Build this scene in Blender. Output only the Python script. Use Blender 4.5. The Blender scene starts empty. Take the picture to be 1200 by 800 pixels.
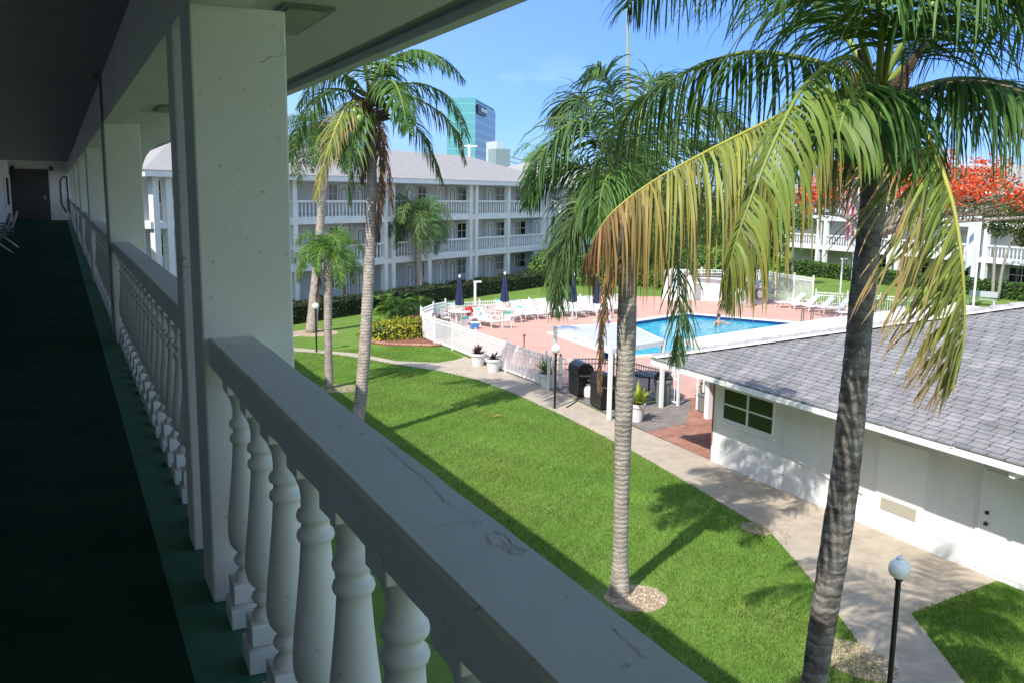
import bpy, bmesh, math, random
import numpy as np
from mathutils import Vector, Matrix
random.seed(7); RN = np.random.RandomState(11)
scene = bpy.context.scene
COL = scene.collection
# ------------------------------------------------------------------ camera maths (photo is 1200x800)
F, PITCH, ROLL, YAW = 1057.0, .1624, .0131, .4628
EYE = Vector((0, 0, 7.1))
fw = Vector((math.sin(YAW)*math.cos(PITCH), math.cos(YAW)*math.cos(PITCH), -math.sin(PITCH)))
rt = Vector((math.cos(YAW), -math.sin(YAW), 0)); up = rt.cross(fw)
RT = rt*math.cos(ROLL)+up*math.sin(ROLL); UP = up*math.cos(ROLL)-rt*math.sin(ROLL)
def ray(x, y): return (fw*F+RT*(x-600)-UP*(y-400)).normalized()
def G(x, y, z=0.0):
    d = ray(x, y); return EYE+d*((z-EYE.z)/d.z)
def XP(x, y, X):
    d = ray(x, y); return EYE+d*((X-EYE.x)/d.x)
def PR(x, y, R):
    d = ray(x, y); return EYE+d*(R/math.hypot(d.x, d.y))
# ------------------------------------------------------------------ mesh builder
class MB:
    def __init__(s): s.v = []; s.f = []; s.c = None
    def add(s, vs, fs):
        o = len(s.v); s.v += [tuple(v) for v in vs]; s.f += [tuple(i+o for i in f) for f in fs]; return s
    def box(s, x0, x1, y0, y1, z0, z1, M=None):
        vs = [Vector((x, y, z)) for z in (z0, z1) for (x, y) in ((x0, y0), (x1, y0), (x1, y1), (x0, y1))]
        if M: vs = [M @ v for v in vs]
        return s.add(vs, [(3, 2, 1, 0), (4, 5, 6, 7), (0, 1, 5, 4), (1, 2, 6, 5), (2, 3, 7, 6), (3, 0, 4, 7)])
    def cb(s, c, size, rz=0, rx=0, ry=0):
        M = Matrix.Translation(c) @ Matrix.Rotation(rz, 4, 'Z') @ Matrix.Rotation(ry, 4, 'Y') @ Matrix.Rotation(rx, 4, 'X')
        a, b, d = [q/2 for q in size]; return s.box(-a, a, -b, b, -d, d, M)
    def tube(s, pts, rs, n=8, cap=True):
        pts = [Vector(p) for p in pts]
        if not hasattr(rs, '__len__'): rs = [rs]*len(pts)
        o = len(s.v); u = None
        for i, p in enumerate(pts):
            t = (pts[min(i+1, len(pts)-1)]-pts[max(i-1, 0)]).normalized()
            if u is None: u = t.orthogonal().normalized()
            u = (u-t*u.dot(t)).normalized(); w = t.cross(u)
            for k in range(n):
                a = 2*math.pi*k/n; s.v.append(tuple(p+(u*math.cos(a)+w*math.sin(a))*rs[i]))
        for i in range(len(pts)-1):
            for k in range(n):
                k2 = (k+1) % n; s.f.append((o+i*n+k, o+i*n+k2, o+(i+1)*n+k2, o+(i+1)*n+k))
        if cap:
            s.f.append(tuple(o+k for k in range(n))[::-1]); s.f.append(tuple(o+(len(pts)-1)*n+k for k in range(n)))
        return s
    def lathe(s, prof, c=(0, 0, 0), n=16, sq=False):
        o = len(s.v); c = Vector(c)
        for (r, z) in prof:
            for k in range(n):
                a = 2*math.pi*(k+.5)/n; s.v.append((c.x+r*math.cos(a), c.y+r*math.sin(a), c.z+z))
        for i in range(len(prof)-1):
            for k in range(n):
                k2 = (k+1) % n; s.f.append((o+i*n+k, o+i*n+k2, o+(i+1)*n+k2, o+(i+1)*n+k))
        s.f.append(tuple(o+k for k in range(n))[::-1]); s.f.append(tuple(o+(len(prof)-1)*n+k for k in range(n)))
        return s
    def prism(s, poly, z0, z1):
        n = len(poly); o = len(s.v)
        a = sum(poly[i][0]*poly[(i+1) % n][1]-poly[(i+1) % n][0]*poly[i][1] for i in range(n))
        if a < 0: poly = poly[::-1]
        s.v += [(p[0], p[1], z0) for p in poly]+[(p[0], p[1], z1) for p in poly]
        s.f.append(tuple(range(o, o+n))[::-1]); s.f.append(tuple(range(o+n, o+2*n)))
        for k in range(n):
            k2 = (k+1) % n; s.f.append((o+k, o+k2, o+n+k2, o+n+k))
        return s
    def quads(s, V):           # V: numpy (n,4,3)
        o = len(s.v); s.v += [tuple(p) for p in V.reshape(-1, 3)]
        s.f += [(o+4*i, o+4*i+1, o+4*i+2, o+4*i+3) for i in range(len(V))]; return s
    def build(s, name, m, parent=None, smooth=False, bevel=0, loc=None, **props):
        me = bpy.data.meshes.new(name)
        v = s.v
        if parent is not None and loc is None: pass
        me.from_pydata(v, [], s.f); me.materials.append(m)
        if s.c is not None:
            at = me.color_attributes.new('Col', 'FLOAT_COLOR', 'POINT')
            at.data.foreach_set('color', np.asarray(s.c, dtype=np.float32).ravel())
        if smooth: me.polygons.foreach_set('use_smooth', [True]*len(me.polygons))
        me.update()
        o = bpy.data.objects.new(name, me); COL.objects.link(o)
        if parent is not None:
            o.parent = parent
        if loc is not None: o.location = loc
        if bevel:
            b = o.modifiers.new('bevel', 'BEVEL'); b.width = bevel; b.segments = 2; b.limit_method = 'ANGLE'; b.angle_limit = .6
        for k, q in props.items(): o[k] = q
        return o
def thing(name, label, cat, loc=(0, 0, 0), rz=0, group=None):
    o = bpy.data.objects.new(name, None); COL.objects.link(o); o.location = loc; o.rotation_euler = (0, 0, rz)
    o.empty_display_size = .2; o['label'] = label; o['category'] = cat
    if group: o['group'] = group
    return o
def rel(root, p):             # world -> local of an Empty with z rotation
    M = Matrix.Translation(root.location) @ Matrix.Rotation(root.rotation_euler.z, 4, 'Z')
    return M.inverted() @ Vector(p)
def copy_tree(o, parent=None):
    c = o.copy(); COL.objects.link(c)
    if parent: c.parent = parent
    for ch in list(o.children): copy_tree(ch, c)
    return c
def place(o, loc, rz, label, group=None):
    o.location = loc; o.rotation_euler = (0, 0, rz); o['label'] = label
    if group: o['group'] = group
    return o
# ------------------------------------------------------------------ materials
MATS = {}
def mat(name, col, rough=.6, noise=None, bump=0, bscale=20, spec=.5, metal=0, alt=None, nscale=3, detail=6, stops=(.35, .65), trans=0, coord='Object', stretch=None):
    if name in MATS: return MATS[name]
    m = bpy.data.materials.new(name); m.use_nodes = True; nt = m.node_tree; b = nt.nodes['Principled BSDF']
    b.inputs['Base Color'].default_value = (*col, 1); b.inputs['Roughness'].default_value = rough
    b.inputs['Metallic'].default_value = metal; b.inputs['Specular IOR Level'].default_value = spec
    tc = nt.nodes.new('ShaderNodeTexCoord'); vec = tc.outputs[coord]
    if stretch:
        mp = nt.nodes.new('ShaderNodeMapping'); mp.inputs['Scale'].default_value = stretch; nt.links.new(vec, mp.inputs[0]); vec = mp.outputs[0]
    if alt:
        n = nt.nodes.new('ShaderNodeTexNoise'); n.inputs['Scale'].default_value = nscale; n.inputs['Detail'].default_value = detail; n.inputs['Roughness'].default_value = .65
        nt.links.new(vec, n.inputs['Vector'])
        r = nt.nodes.new('ShaderNodeValToRGB'); r.color_ramp.elements[0].position = stops[0]; r.color_ramp.elements[1].position = stops[1]
        r.color_ramp.elements[0].color = (*col, 1); r.color_ramp.elements[1].color = (*alt, 1)
        nt.links.new(n.outputs['Fac'], r.inputs[0]); nt.links.new(r.outputs[0], b.inputs['Base Color'])
    if bump:
        n2 = nt.nodes.new('ShaderNodeTexNoise'); n2.inputs['Scale'].default_value = bscale; n2.inputs['Detail'].default_value = 5
        nt.links.new(vec, n2.inputs['Vector'])
        bp = nt.nodes.new('ShaderNodeBump'); bp.inputs['Strength'].default_value = bump; bp.inputs['Distance'].default_value = .02
        nt.links.new(n2.outputs['Fac'], bp.inputs['Height']); nt.links.new(bp.outputs[0], b.inputs['Normal'])
    MATS[name] = m; return m
def N(m, t): return m.node_tree.nodes.new(t)
def Lk(m, a, b): m.node_tree.links.new(a, b)
white = mat('white_paint', (.72, .73, .74), .55, alt=(.62, .64, .65), nscale=2.5, bump=.12, bscale=30)
white_smooth = mat('white_enamel', (.8, .8, .8), .35)
white_wall = mat('white_stucco', (.74, .74, .73), .8, alt=(.6, .6, .58), nscale=2.2, bump=.3, bscale=60, stretch=(1, 1, .35), stops=(.45, .85), detail=10)
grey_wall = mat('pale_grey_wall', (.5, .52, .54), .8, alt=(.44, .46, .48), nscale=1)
trim_dark = mat('dark_trim', (.03, .03, .035), .5)
glass_dark = mat('dark_glass', (.015, .018, .02), .08, spec=.7)
black = mat('black_paint', (.012, .012, .013), .35)
steel = mat('brushed_steel', (.5, .5, .5), .3, metal=1)
# ---- painted balcony concrete, with grime and peeling cracks
def concrete_paint():
    m = mat('balcony_paint', (.82, .8, .79), .6, alt=(.7, .69, .68), nscale=1.6, detail=10, stops=(.3, .75))
    b = m.node_tree.nodes['Principled BSDF']; tc = N(m, 'ShaderNodeTexCoord')
    base = b.inputs['Base Color'].links[0].from_socket
    sp = N(m, 'ShaderNodeTexNoise'); sp.inputs['Scale'].default_value = 38; sp.inputs['Detail'].default_value = 8; Lk(m, tc.outputs['Object'], sp.inputs['Vector'])
    r = N(m, 'ShaderNodeValToRGB'); r.color_ramp.elements[0].position = .67; r.color_ramp.elements[1].position = .74
    r.color_ramp.elements[0].color = (0, 0, 0, 1); r.color_ramp.elements[1].color = (1, 1, 1, 1); Lk(m, sp.outputs[0], r.inputs[0])
    # cracks: voronoi edges inside a noise mask
    wob = N(m, 'ShaderNodeTexNoise'); wob.inputs['Scale'].default_value = 9; wob.inputs['Detail'].default_value = 4; Lk(m, tc.outputs['Object'], wob.inputs['Vector'])
    mx = N(m, 'ShaderNodeMixRGB'); mx.inputs[0].default_value = .12; Lk(m, tc.outputs['Object'], mx.inputs[1]); Lk(m, wob.outputs['Color'], mx.inputs[2])
    vo = N(m, 'ShaderNodeTexVoronoi'); vo.feature = 'DISTANCE_TO_EDGE'; vo.inputs['Scale'].default_value = 7; Lk(m, mx.outputs[0], vo.inputs['Vector'])
    cr = N(m, 'ShaderNodeMath'); cr.operation = 'LESS_THAN'; cr.inputs[1].default_value = .012; Lk(m, vo.outputs['Distance'], cr.inputs[0])
    mk = N(m, 'ShaderNodeTexNoise'); mk.inputs['Scale'].default_value = 2.3; mk.inputs['Detail'].default_value = 3; Lk(m, tc.outputs['Object'], mk.inputs['Vector'])
    mr = N(m, 'ShaderNodeMath'); mr.operation = 'GREATER_THAN'; mr.inputs[1].default_value = .62; Lk(m, mk.outputs[0], mr.inputs[0])
    ml = N(m, 'ShaderNodeMath'); ml.operation = 'MULTIPLY'; Lk(m, cr.outputs[0], ml.inputs[0]); Lk(m, mr.outputs[0], ml.inputs[1])
    ad = N(m, 'ShaderNodeMath'); ad.operation = 'MAXIMUM'; Lk(m, r.outputs[0], ad.inputs[0]); Lk(m, ml.outputs[0], ad.inputs[1])
    sc_ = N(m, 'ShaderNodeMath'); sc_.operation = 'MULTIPLY'; sc_.inputs[1].default_value = .55; Lk(m, ad.outputs[0], sc_.inputs[0])
    c2 = N(m, 'ShaderNodeMixRGB'); Lk(m, sc_.outputs[0], c2.inputs[0]); Lk(m, base, c2.inputs[1]); c2.inputs[2].default_value = (.24, .24, .23, 1)
    Lk(m, c2.outputs[0], b.inputs['Base Color'])
    n2 = N(m, 'ShaderNodeTexNoise'); n2.inputs['Scale'].default_value = 90; n2.inputs['Detail'].default_value = 6; Lk(m, tc.outputs['Object'], n2.inputs['Vector'])
    sb = N(m, 'ShaderNodeMath'); sb.operation = 'SUBTRACT'; Lk(m, n2.outputs[0], sb.inputs[0]); Lk(m, ml.outputs[0], sb.inputs[1])
    bp = N(m, 'ShaderNodeBump'); bp.inputs['Strength'].default_value = .12; bp.inputs['Distance'].default_value = .004
    Lk(m, sb.outputs[0], bp.inputs['Height']); Lk(m, bp.outputs[0], b.inputs['Normal'])
    return m
bal_paint = concrete_paint()
ceil_paint = mat('ceiling_paint', (.84, .83, .8), .3, alt=(.78, .77, .74), nscale=.6, bump=.06, bscale=8)
carpet_m = mat('dark_green_carpet', (.011, .038, .024), .95, alt=(.02, .055, .036), nscale=3, detail=14, bump=.5, bscale=300, spec=.1)
ledge_m = mat('green_painted_ledge', (.025, .13, .075), .6, alt=(.045, .17, .105), nscale=6, bump=.2, bscale=60)
# ---- grass
def grass_mat():
    m = mat('lawn_green', (.05, .12, .02), .9, spec=.1); b = m.node_tree.nodes['Principled BSDF']; tc = N(m, 'ShaderNodeTexCoord')
    n1 = N(m, 'ShaderNodeTexNoise'); n1.inputs['Scale'].default_value = .35; n1.inputs['Detail'].default_value = 8; n1.inputs['Roughness'].default_value = .7; Lk(m, tc.outputs['Object'], n1.inputs['Vector'])
    n2 = N(m, 'ShaderNodeTexNoise'); n2.inputs['Scale'].default_value = 14; n2.inputs['Detail'].default_value = 8; n2.inputs['Roughness'].default_value = .8; Lk(m, tc.outputs['Object'], n2.inputs['Vector'])
    wv = N(m, 'ShaderNodeTexWave'); wv.inputs['Scale'].default_value = .55; wv.inputs['Distortion'].default_value = 1.5; wv.bands_direction = 'X'; wv.inputs['Detail'].default_value = 2
    mp = N(m, 'ShaderNodeMapping'); mp.inputs['Rotation'].default_value = (0, 0, .9); Lk(m, tc.outputs['Object'], mp.inputs[0]); Lk(m, mp.outputs[0], wv.inputs['Vector'])
    r = N(m, 'ShaderNodeValToRGB'); e = r.color_ramp.elements; e[0].position = .3; e[0].color = (.1, .2, .035, 1); e[1].position = .75; e[1].color = (.2, .29, .07, 1)
    mx = N(m, 'ShaderNodeMath'); mx.operation = 'MULTIPLY_ADD'; mx.inputs[1].default_value = .12; Lk(m, wv.outputs['Fac'], mx.inputs[0]); Lk(m, n1.outputs[0], mx.inputs[2])
    Lk(m, mx.outputs[0], r.inputs[0])
    r2 = N(m, 'ShaderNodeValToRGB'); e = r2.color_ramp.elements; e[0].position = .3; e[0].color = (.5, .5, .5, 1); e[1].position = .7; e[1].color = (1.25, 1.25, 1.1, 1); Lk(m, n2.outputs[0], r2.inputs[0])
    mu = N(m, 'ShaderNodeMixRGB'); mu.blend_type = 'MULTIPLY'; mu.inputs[0].default_value = 1; Lk(m, r.outputs[0], mu.inputs[1]); Lk(m, r2.outputs[0], mu.inputs[2]); Lk(m, mu.outputs[0], b.inputs['Base Color'])
    n3 = N(m, 'ShaderNodeTexNoise'); n3.inputs['Scale'].default_value = 45; n3.inputs['Detail'].default_value = 3; Lk(m, tc.outputs['Object'], n3.inputs['Vector'])
    bp = N(m, 'ShaderNodeBump'); bp.inputs['Strength'].default_value = .8; bp.inputs['Distance'].default_value = .03; Lk(m, n3.outputs[0], bp.inputs['Height']); Lk(m, bp.outputs[0], b.inputs['Normal'])
    return m
grass_m = grass_mat()
def leaf_mat(name, rough=.45, transl=.3, spec=.4):
    if name in MATS: return MATS[name]
    m = bpy.data.materials.new(name); m.use_nodes = True; b = m.node_tree.nodes['Principled BSDF']; out = m.node_tree.nodes['Material Output']
    a = N(m, 'ShaderNodeVertexColor'); a.layer_name = 'Col'; Lk(m, a.outputs[0], b.inputs['Base Color'])
    b.inputs['Roughness'].default_value = rough; b.inputs['Specular IOR Level'].default_value = spec
    t = N(m, 'ShaderNodeBsdfTranslucent'); Lk(m, a.outputs[0], t.inputs[0])
    mx = N(m, 'ShaderNodeMixShader'); mx.inputs[0].default_value = transl; Lk(m, b.outputs[0], mx.inputs[1]); Lk(m, t.outputs[0], mx.inputs[2]); Lk(m, mx.outputs[0], out.inputs[0])
    MATS[name] = m; return m
leafM = leaf_mat('palm_leaf', .5, .35, .3); leafR = leaf_mat('shrub_leaf', .6, .25, .25); bladeM = leaf_mat('grass_blade', .8, .35, .1)
def brick_mat(name, c1, c2, mortar, bw, bh, msize=.02, rough=.8, off=.5, rot=0, coord='Object', bump=.4, dirt=None, plane='XY'):
    m = bpy.data.materials.new(name); m.use_nodes = True; b = m.node_tree.nodes['Principled BSDF']; tc = N(m, 'ShaderNodeTexCoord')
    mp = N(m, 'ShaderNodeMapping'); mp.inputs['Rotation'].default_value = (0, 0, rot); Lk(m, tc.outputs[coord], mp.inputs[0]); vec = mp.outputs[0]
    if plane != 'XY':
        sx = N(m, 'ShaderNodeSeparateXYZ'); Lk(m, vec, sx.inputs[0]); cx = N(m, 'ShaderNodeCombineXYZ')
        Lk(m, sx.outputs[plane[0]], cx.inputs[0]); Lk(m, sx.outputs[plane[1]], cx.inputs[1]); vec = cx.outputs[0]
    br = N(m, 'ShaderNodeTexBrick'); br.inputs['Scale'].default_value = 1; br.inputs['Brick Width'].default_value = bw; br.inputs['Row Height'].default_value = bh
    br.inputs['Mortar Size'].default_value = msize; br.inputs['Color1'].default_value = (*c1, 1); br.inputs['Color2'].default_value = (*c2, 1); br.inputs['Mortar'].default_value = (*mortar, 1); br.offset = off
    Lk(m, vec, br.inputs['Vector'])
    n = N(m, 'ShaderNodeTexNoise'); n.inputs['Scale'].default_value = 1.3; n.inputs['Detail'].default_value = 9; n.inputs['Roughness'].default_value = .7; Lk(m, tc.outputs[coord], n.inputs['Vector'])
    r = N(m, 'ShaderNodeValToRGB'); e = r.color_ramp.elements; e[0].position = .3; e[0].color = (.72, .72, .72, 1); e[1].position = .7; e[1].color = (1.12, 1.12, 1.12, 1); Lk(m, n.outputs[0], r.inputs[0])
    mu = N(m, 'ShaderNodeMixRGB'); mu.blend_type = 'MULTIPLY'; mu.inputs[0].default_value = 1; Lk(m, br.outputs[0], mu.inputs[1]); Lk(m, r.outputs[0], mu.inputs[2]); Lk(m, mu.outputs[0], b.inputs['Base Color'])
    b.inputs['Roughness'].default_value = rough; b.inputs['Specular IOR Level'].default_value = .3
    bp = N(m, 'ShaderNodeBump'); bp.inputs['Strength'].default_value = bump; bp.inputs['Distance'].default_value = .01; bp.invert = True; Lk(m, br.outputs['Fac'], bp.inputs['Height']); Lk(m, bp.outputs[0], b.inputs['Normal'])
    return m
path_m = mat('concrete_path', (.46, .385, .305), .85, alt=(.33, .275, .215), nscale=2.2, detail=12, stops=(.38, .68), bump=.5, bscale=70)
slab_m = mat('plain_concrete', (.43, .39, .34), .85, alt=(.35, .31, .27), nscale=1.5, detail=8, bump=.3, bscale=60)
deck_m = mat('pink_pool_deck', (.56, .33, .265), .8, alt=(.48, .265, .21), nscale=.7, detail=10, bump=.2, bscale=50)
white_deck = mat('white_coping', (.75, .74, .72), .6)
gravel_m = mat('tan_gravel', (.52, .4, .27), .9, alt=(.25, .19, .13), nscale=22, detail=4, bump=1, bscale=35)
brickred_m = brick_mat('red_pavers', (.33, .14, .1), (.42, .21, .15), (.2, .13, .1), .22, .11, .008)
greypav_m = brick_mat('grey_pavers', (.2, .18, .17), (.27, .24, .22), (.13, .12, .11), .24, .12, .008, rot=.4)
brickwall_m = brick_mat('red_brick_wall', (.3, .09, .06), (.38, .14, .09), (.3, .27, .25), .22, .075, .01, plane='XZ')
def tile_mat():
    m = brick_mat('grey_roof_tile', (.2, .195, .2), (.26, .25, .255), (.07, .068, .07), .34, .3075, .012, rot=0, bump=.3, off=.5, plane='YX')
    b = m.node_tree.nodes['Principled BSDF']; tc = N(m, 'ShaderNodeTexCoord'); base = b.inputs['Base Color'].links[0].from_socket
    mp = N(m, 'ShaderNodeMapping'); mp.inputs['Scale'].default_value = (1.2, 9, 1); Lk(m, tc.outputs['Object'], mp.inputs[0])
    n = N(m, 'ShaderNodeTexNoise'); n.inputs['Scale'].default_value = 1.6; n.inputs['Detail'].default_value = 6; n.inputs['Roughness'].default_value = .75; Lk(m, mp.outputs[0], n.inputs['Vector'])
    r = N(m, 'ShaderNodeValToRGB'); e = r.color_ramp.elements; e[0].position = .3; e[0].color = (.85, .85, .85, 1); e[1].position = .7; e[1].color = (1.3, 1.3, 1.3, 1); Lk(m, n.outputs[0], r.inputs[0])
    mu = N(m, 'ShaderNodeMixRGB'); mu.blend_type = 'MULTIPLY'; mu.inputs[0].default_value = 1; Lk(m, base, mu.inputs[1]); Lk(m, r.outputs[0], mu.inputs[2]); Lk(m, mu.outputs[0], b.inputs['Base Color'])
    return m
tile_m = tile_mat()
shingle_m = mat('grey_shingles', (.24, .225, .225), .9, alt=(.33, .31, .305), nscale=3, detail=10, stops=(.3, .7), bump=.6, bscale=8, stretch=(.6, 2.2, 1))
def trunk_mat(name, c1, c2, ring=14):
    m = mat(name, c1, .9, alt=c2, nscale=5, detail=9, spec=.15, stops=(.35, .62)); b = m.node_tree.nodes['Principled BSDF']; tc = N(m, 'ShaderNodeTexCoord')
    base = b.inputs['Base Color'].links[0].from_socket
    w = N(m, 'ShaderNodeTexWave'); w.bands_direction = 'Z'; w.inputs['Scale'].default_value = ring*.25; w.inputs['Distortion'].default_value = 5; w.inputs['Detail'].default_value = 3; w.inputs['Detail Scale'].default_value = 3
    Lk(m, tc.outputs['Object'], w.inputs['Vector'])
    r = N(m, 'ShaderNodeValToRGB'); e = r.color_ramp.elements; e[0].position = 0; e[0].color = (.8, .78, .75, 1); e[1].position = .2; e[1].color = (1.1, 1.1, 1.1, 1); Lk(m, w.outputs['Fac'], r.inputs[0])
    mu = N(m, 'ShaderNodeMixRGB'); mu.blend_type = 'MULTIPLY'; mu.inputs[0].default_value = 1; Lk(m, base, mu.inputs[1]); Lk(m, r.outputs[0], mu.inputs[2]); Lk(m, mu.outputs[0], b.inputs['Base Color'])
    n = N(m, 'ShaderNodeTexNoise'); n.inputs['Scale'].default_value = 30; n.inputs['Detail'].default_value = 6; Lk(m, tc.outputs['Object'], n.inputs['Vector'])
    ad = N(m, 'ShaderNodeMath'); ad.operation = 'ADD'; Lk(m, n.outputs[0], ad.inputs[0]); Lk(m, w.outputs['Fac'], ad.inputs[1])
    bp = N(m, 'ShaderNodeBump'); bp.inputs['Strength'].default_value = .55; bp.inputs['Distance'].default_value = .015; Lk(m, ad.outputs[0], bp.inputs['Height']); Lk(m, bp.outputs[0], b.inputs['Normal'])
    return m
trunk_grey = trunk_mat('grey_palm_trunk', (.4, .36, .31), (.24, .21, .18))
trunk_pale = trunk_mat('pale_palm_trunk', (.45, .39, .34), (.26, .22, .19))
trunk_dark = trunk_mat('dark_palm_trunk', (.27, .245, .22), (.09, .078, .07), 12)
bark_m = mat('grey_bark', (.3, .27, .24), .9, alt=(.2, .18, .16), nscale=6)
fibre_m = mat('palm_fibre', (.1, .065, .04), .95, alt=(.05, .035, .025), nscale=12, bump=1, bscale=60)
stem_m = mat('green_rachis', (.2, .24, .04), .5, alt=(.14, .2, .03), nscale=3)
stem_y = mat('yellow_rachis', (.33, .31, .05), .5, alt=(.26, .27, .05), nscale=3)
stem_b = mat('brown_rachis', (.16, .1, .06), .8, alt=(.1, .07, .04), nscale=3)
navy = mat('navy_canvas', (.012, .02, .07), .8, bump=.2, bscale=40)
teal = mat('teal_sling', (.12, .5, .42), .6); sling = mat('white_sling', (.75, .77, .74), .6); red_m = mat('red_towel', (.5, .02, .02), .8)
pot_m = mat('white_ceramic', (.72, .72, .72), .4, alt=(.6, .6, .6), nscale=5); soil = mat('dark_soil', (.03, .02, .015), .95)
blue_tile = mat('navy_pool_tile', (.012, .03, .14), .25)
resin = mat('grey_resin', (.16, .16, .15), .6, bump=.3, bscale=25); bag_m = mat('grey_green_plastic', (.16, .2, .19), .6, bump=.5, bscale=12)
skin_m = mat('skin', (.5, .27, .18), .5); hair_m = mat('dark_hair', (.02, .015, .01), .6)
lav_m = mat('white_canopy_sheet', (.5, .5, .58), .5, alt=(.45, .45, .54), nscale=1.2)
roofwhite_m = mat('white_flat_roofing', (.74, .73, .71), .7, alt=(.64, .63, .6), nscale=1.2, detail=10)
def water_mat():
    m = mat('pool_water', (.012, .27, .4), .05, spec=.6, alt=(.05, .48, .6), nscale=2.2, detail=4, stops=(.4, .6)); b = m.node_tree.nodes['Principled BSDF']; tc = N(m, 'ShaderNodeTexCoord')
    n = N(m, 'ShaderNodeTexNoise'); n.inputs['Scale'].default_value = 3.5; n.inputs['Detail'].default_value = 4; Lk(m, tc.outputs['Object'], n.inputs['Vector'])
    bp = N(m, 'ShaderNodeBump'); bp.inputs['Strength'].default_value = .5; bp.inputs['Distance'].default_value = .06; Lk(m, n.outputs[0], bp.inputs['Height']); Lk(m, bp.outputs[0], b.inputs['Normal'])
    return m
water_m = water_mat()

def sheet(name, pts, z, m, **props):
    mb = MB(); mb.add([(p[0], p[1], z) for p in pts], [tuple(range(len(pts)))])
    a = sum(pts[i][0]*pts[(i+1) % len(pts)][1]-pts[(i+1) % len(pts)][0]*pts[i][1] for i in range(len(pts)))
    if a < 0: mb.f = [f[::-1] for f in mb.f]
    return mb.build(name, m, kind=props.pop('kind', 'structure'), **props)
def px(*pp): return [tuple(G(x, y)[:2]) for x, y in pp]
# ================================================================== SETTING

far_edge = px((545, 418), (533, 422), (512, 425), (464, 423), (418, 414), (387, 411.5), (340, 407))
near_edge = px((340, 411), (387, 415), (420, 419), (464, 427), (514, 434.5), (560, 445), (600, 460), (660, 487), (740, 528), (820, 574), (905, 626), (960, 690), (1000, 745), (1040, 800))
path_poly = near_edge+[(10.2, 7.0), (9.6, 2), (9.3, -20), (11.0, -20), (11.1, 4), (11.64, 8.1), (12.81, 10.03), (15.5, 10.3), (15.5, 18.8), (15.6, 23.9), (15.9, 28.6), (15.6, 34.3)]+[far_edge[0]]+far_edge[1:]
sheet('concrete_path', path_poly, .012, path_m)
lp = G(346, 397); sheet('side_path', [(2, lp.y-1.5), (11.2, 44.2), (12, 44.8), (11.5, 45.3), (2, lp.y+1.2)], .012, path_m)
sheet('red_brick_patio', [(15.505, 18.83), (24, 18.83), (24, 25.2), (19.4, 25.6), (15.6, 22.6)], .018, brickred_m)
sheet('grey_paver_patio', [(15.6, 22.0), (17.3, 22.3), (19.5, 24.9), (17.9, 29), (15.9, 28.9)], .024, greypav_m)
deck = [(15.82, 28.9), (15.75, 34.3), (15.8, 38), (15.7, 39.8), (15.75, 41.3), (16.3, 43), (18, 46.2), (20.5, 51.0), (27, 53.2), (36, 53), (44.5, 49.5), (46.6, 38.5), (43, 20.5), (24, 19.5), (24, 24.4), (19.5, 25.2), (18.2, 29.2)]
P_w = [(22.5, 40.0), (22.1, 33.1), (38.6, 31.9), (37.2, 38.1), (33.7, 43.7)]
# deck sheet with a hole for the pool, triangulated
def with_hole(name, outer, z, m):
    bm = bmesh.new(); ed = []
    for poly in (outer, P_w):
        vs = [bm.verts.new((p[0], p[1], z)) for p in poly]
        ed += [bm.edges.new((vs[i], vs[(i+1) % len(vs)])) for i in range(len(vs))]
    bmesh.ops.triangle_fill(bm, use_beauty=True, use_dissolve=False, edges=ed)
    bm.normal_update()
    for f in bm.faces:
        if f.normal.z < 0: f.normal_flip()
    me = bpy.data.meshes.new(name); bm.to_mesh(me); me.materials.append(m)
    o = bpy.data.objects.new(name, me); COL.objects.link(o); o['kind'] = 'structure'
with_hole('pool_deck', deck, .03, deck_m)
with_hole('lawn', [(-1500, -1500), (1500, -1500), (1500, 1500), (-1500, 1500)], 0, grass_m)
# fill the deck back into the grass level under the pool, basin walls and water
mb = MB(); n = len(P_w)
for i in range(n):
    a, b = P_w[i], P_w[(i+1) % n]; mb.add([(a[0], a[1], .028), (b[0], b[1], .028), (b[0], b[1], -.4), (a[0], a[1], -.4)], [(0, 1, 2, 3)])
mb.build('pool_tile_band', blue_tile, kind='structure')
def offset(poly, d):
    cx = sum(p[0] for p in poly)/len(poly); cy = sum(p[1] for p in poly)/len(poly); out = []
    n = len(poly)
    for i in range(n):
        p0, p1, p2 = Vector(poly[i-1]), Vector(poly[i]), Vector(poly[(i+1) % n])
        e1, e2 = (p1-p0).normalized(), (p2-p1).normalized(); n1, n2 = Vector((-e1.y, e1.x)), Vector((-e2.y, e2.x))
        if n1.dot(Vector((cx, cy))-p1) > 0: n1 = -n1
        if n2.dot(Vector((cx, cy))-p1) > 0: n2 = -n2
        b = (n1+n2).normalized(); out.append(tuple(p1+b*(d/max(.3, b.dot(n1)))))
    return out
out = offset(P_w, .42); mb = MB()
for i in range(n):
    j = (i+1) % n; a, b, c_, d_ = P_w[i], P_w[j], out[j], out[i]
    mb.add([(a[0], a[1], .075), (b[0], b[1], .075), (c_[0], c_[1], .075), (d_[0], d_[1], .075), (a[0], a[1], .028), (b[0], b[1], .028), (c_[0], c_[1], .034), (d_[0], d_[1], .034)], [(0, 1, 2, 3), (1, 0, 4, 5), (3, 2, 6, 7)])
mb.build('pool_coping', white_deck, kind='structure')
# the lawn sheet is above z=-.2, so the water sits just over it
wpoly = offset(P_w, -.004); sheet('pool_water', wpoly, -.13, water_m)
sheet('grass_verge', [(12.85, 10.0), (11.66, 8.05), (11.15, 4), (11.05, -20), (15.48, -20), (15.48, 10.27)], .016, grass_m)
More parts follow.
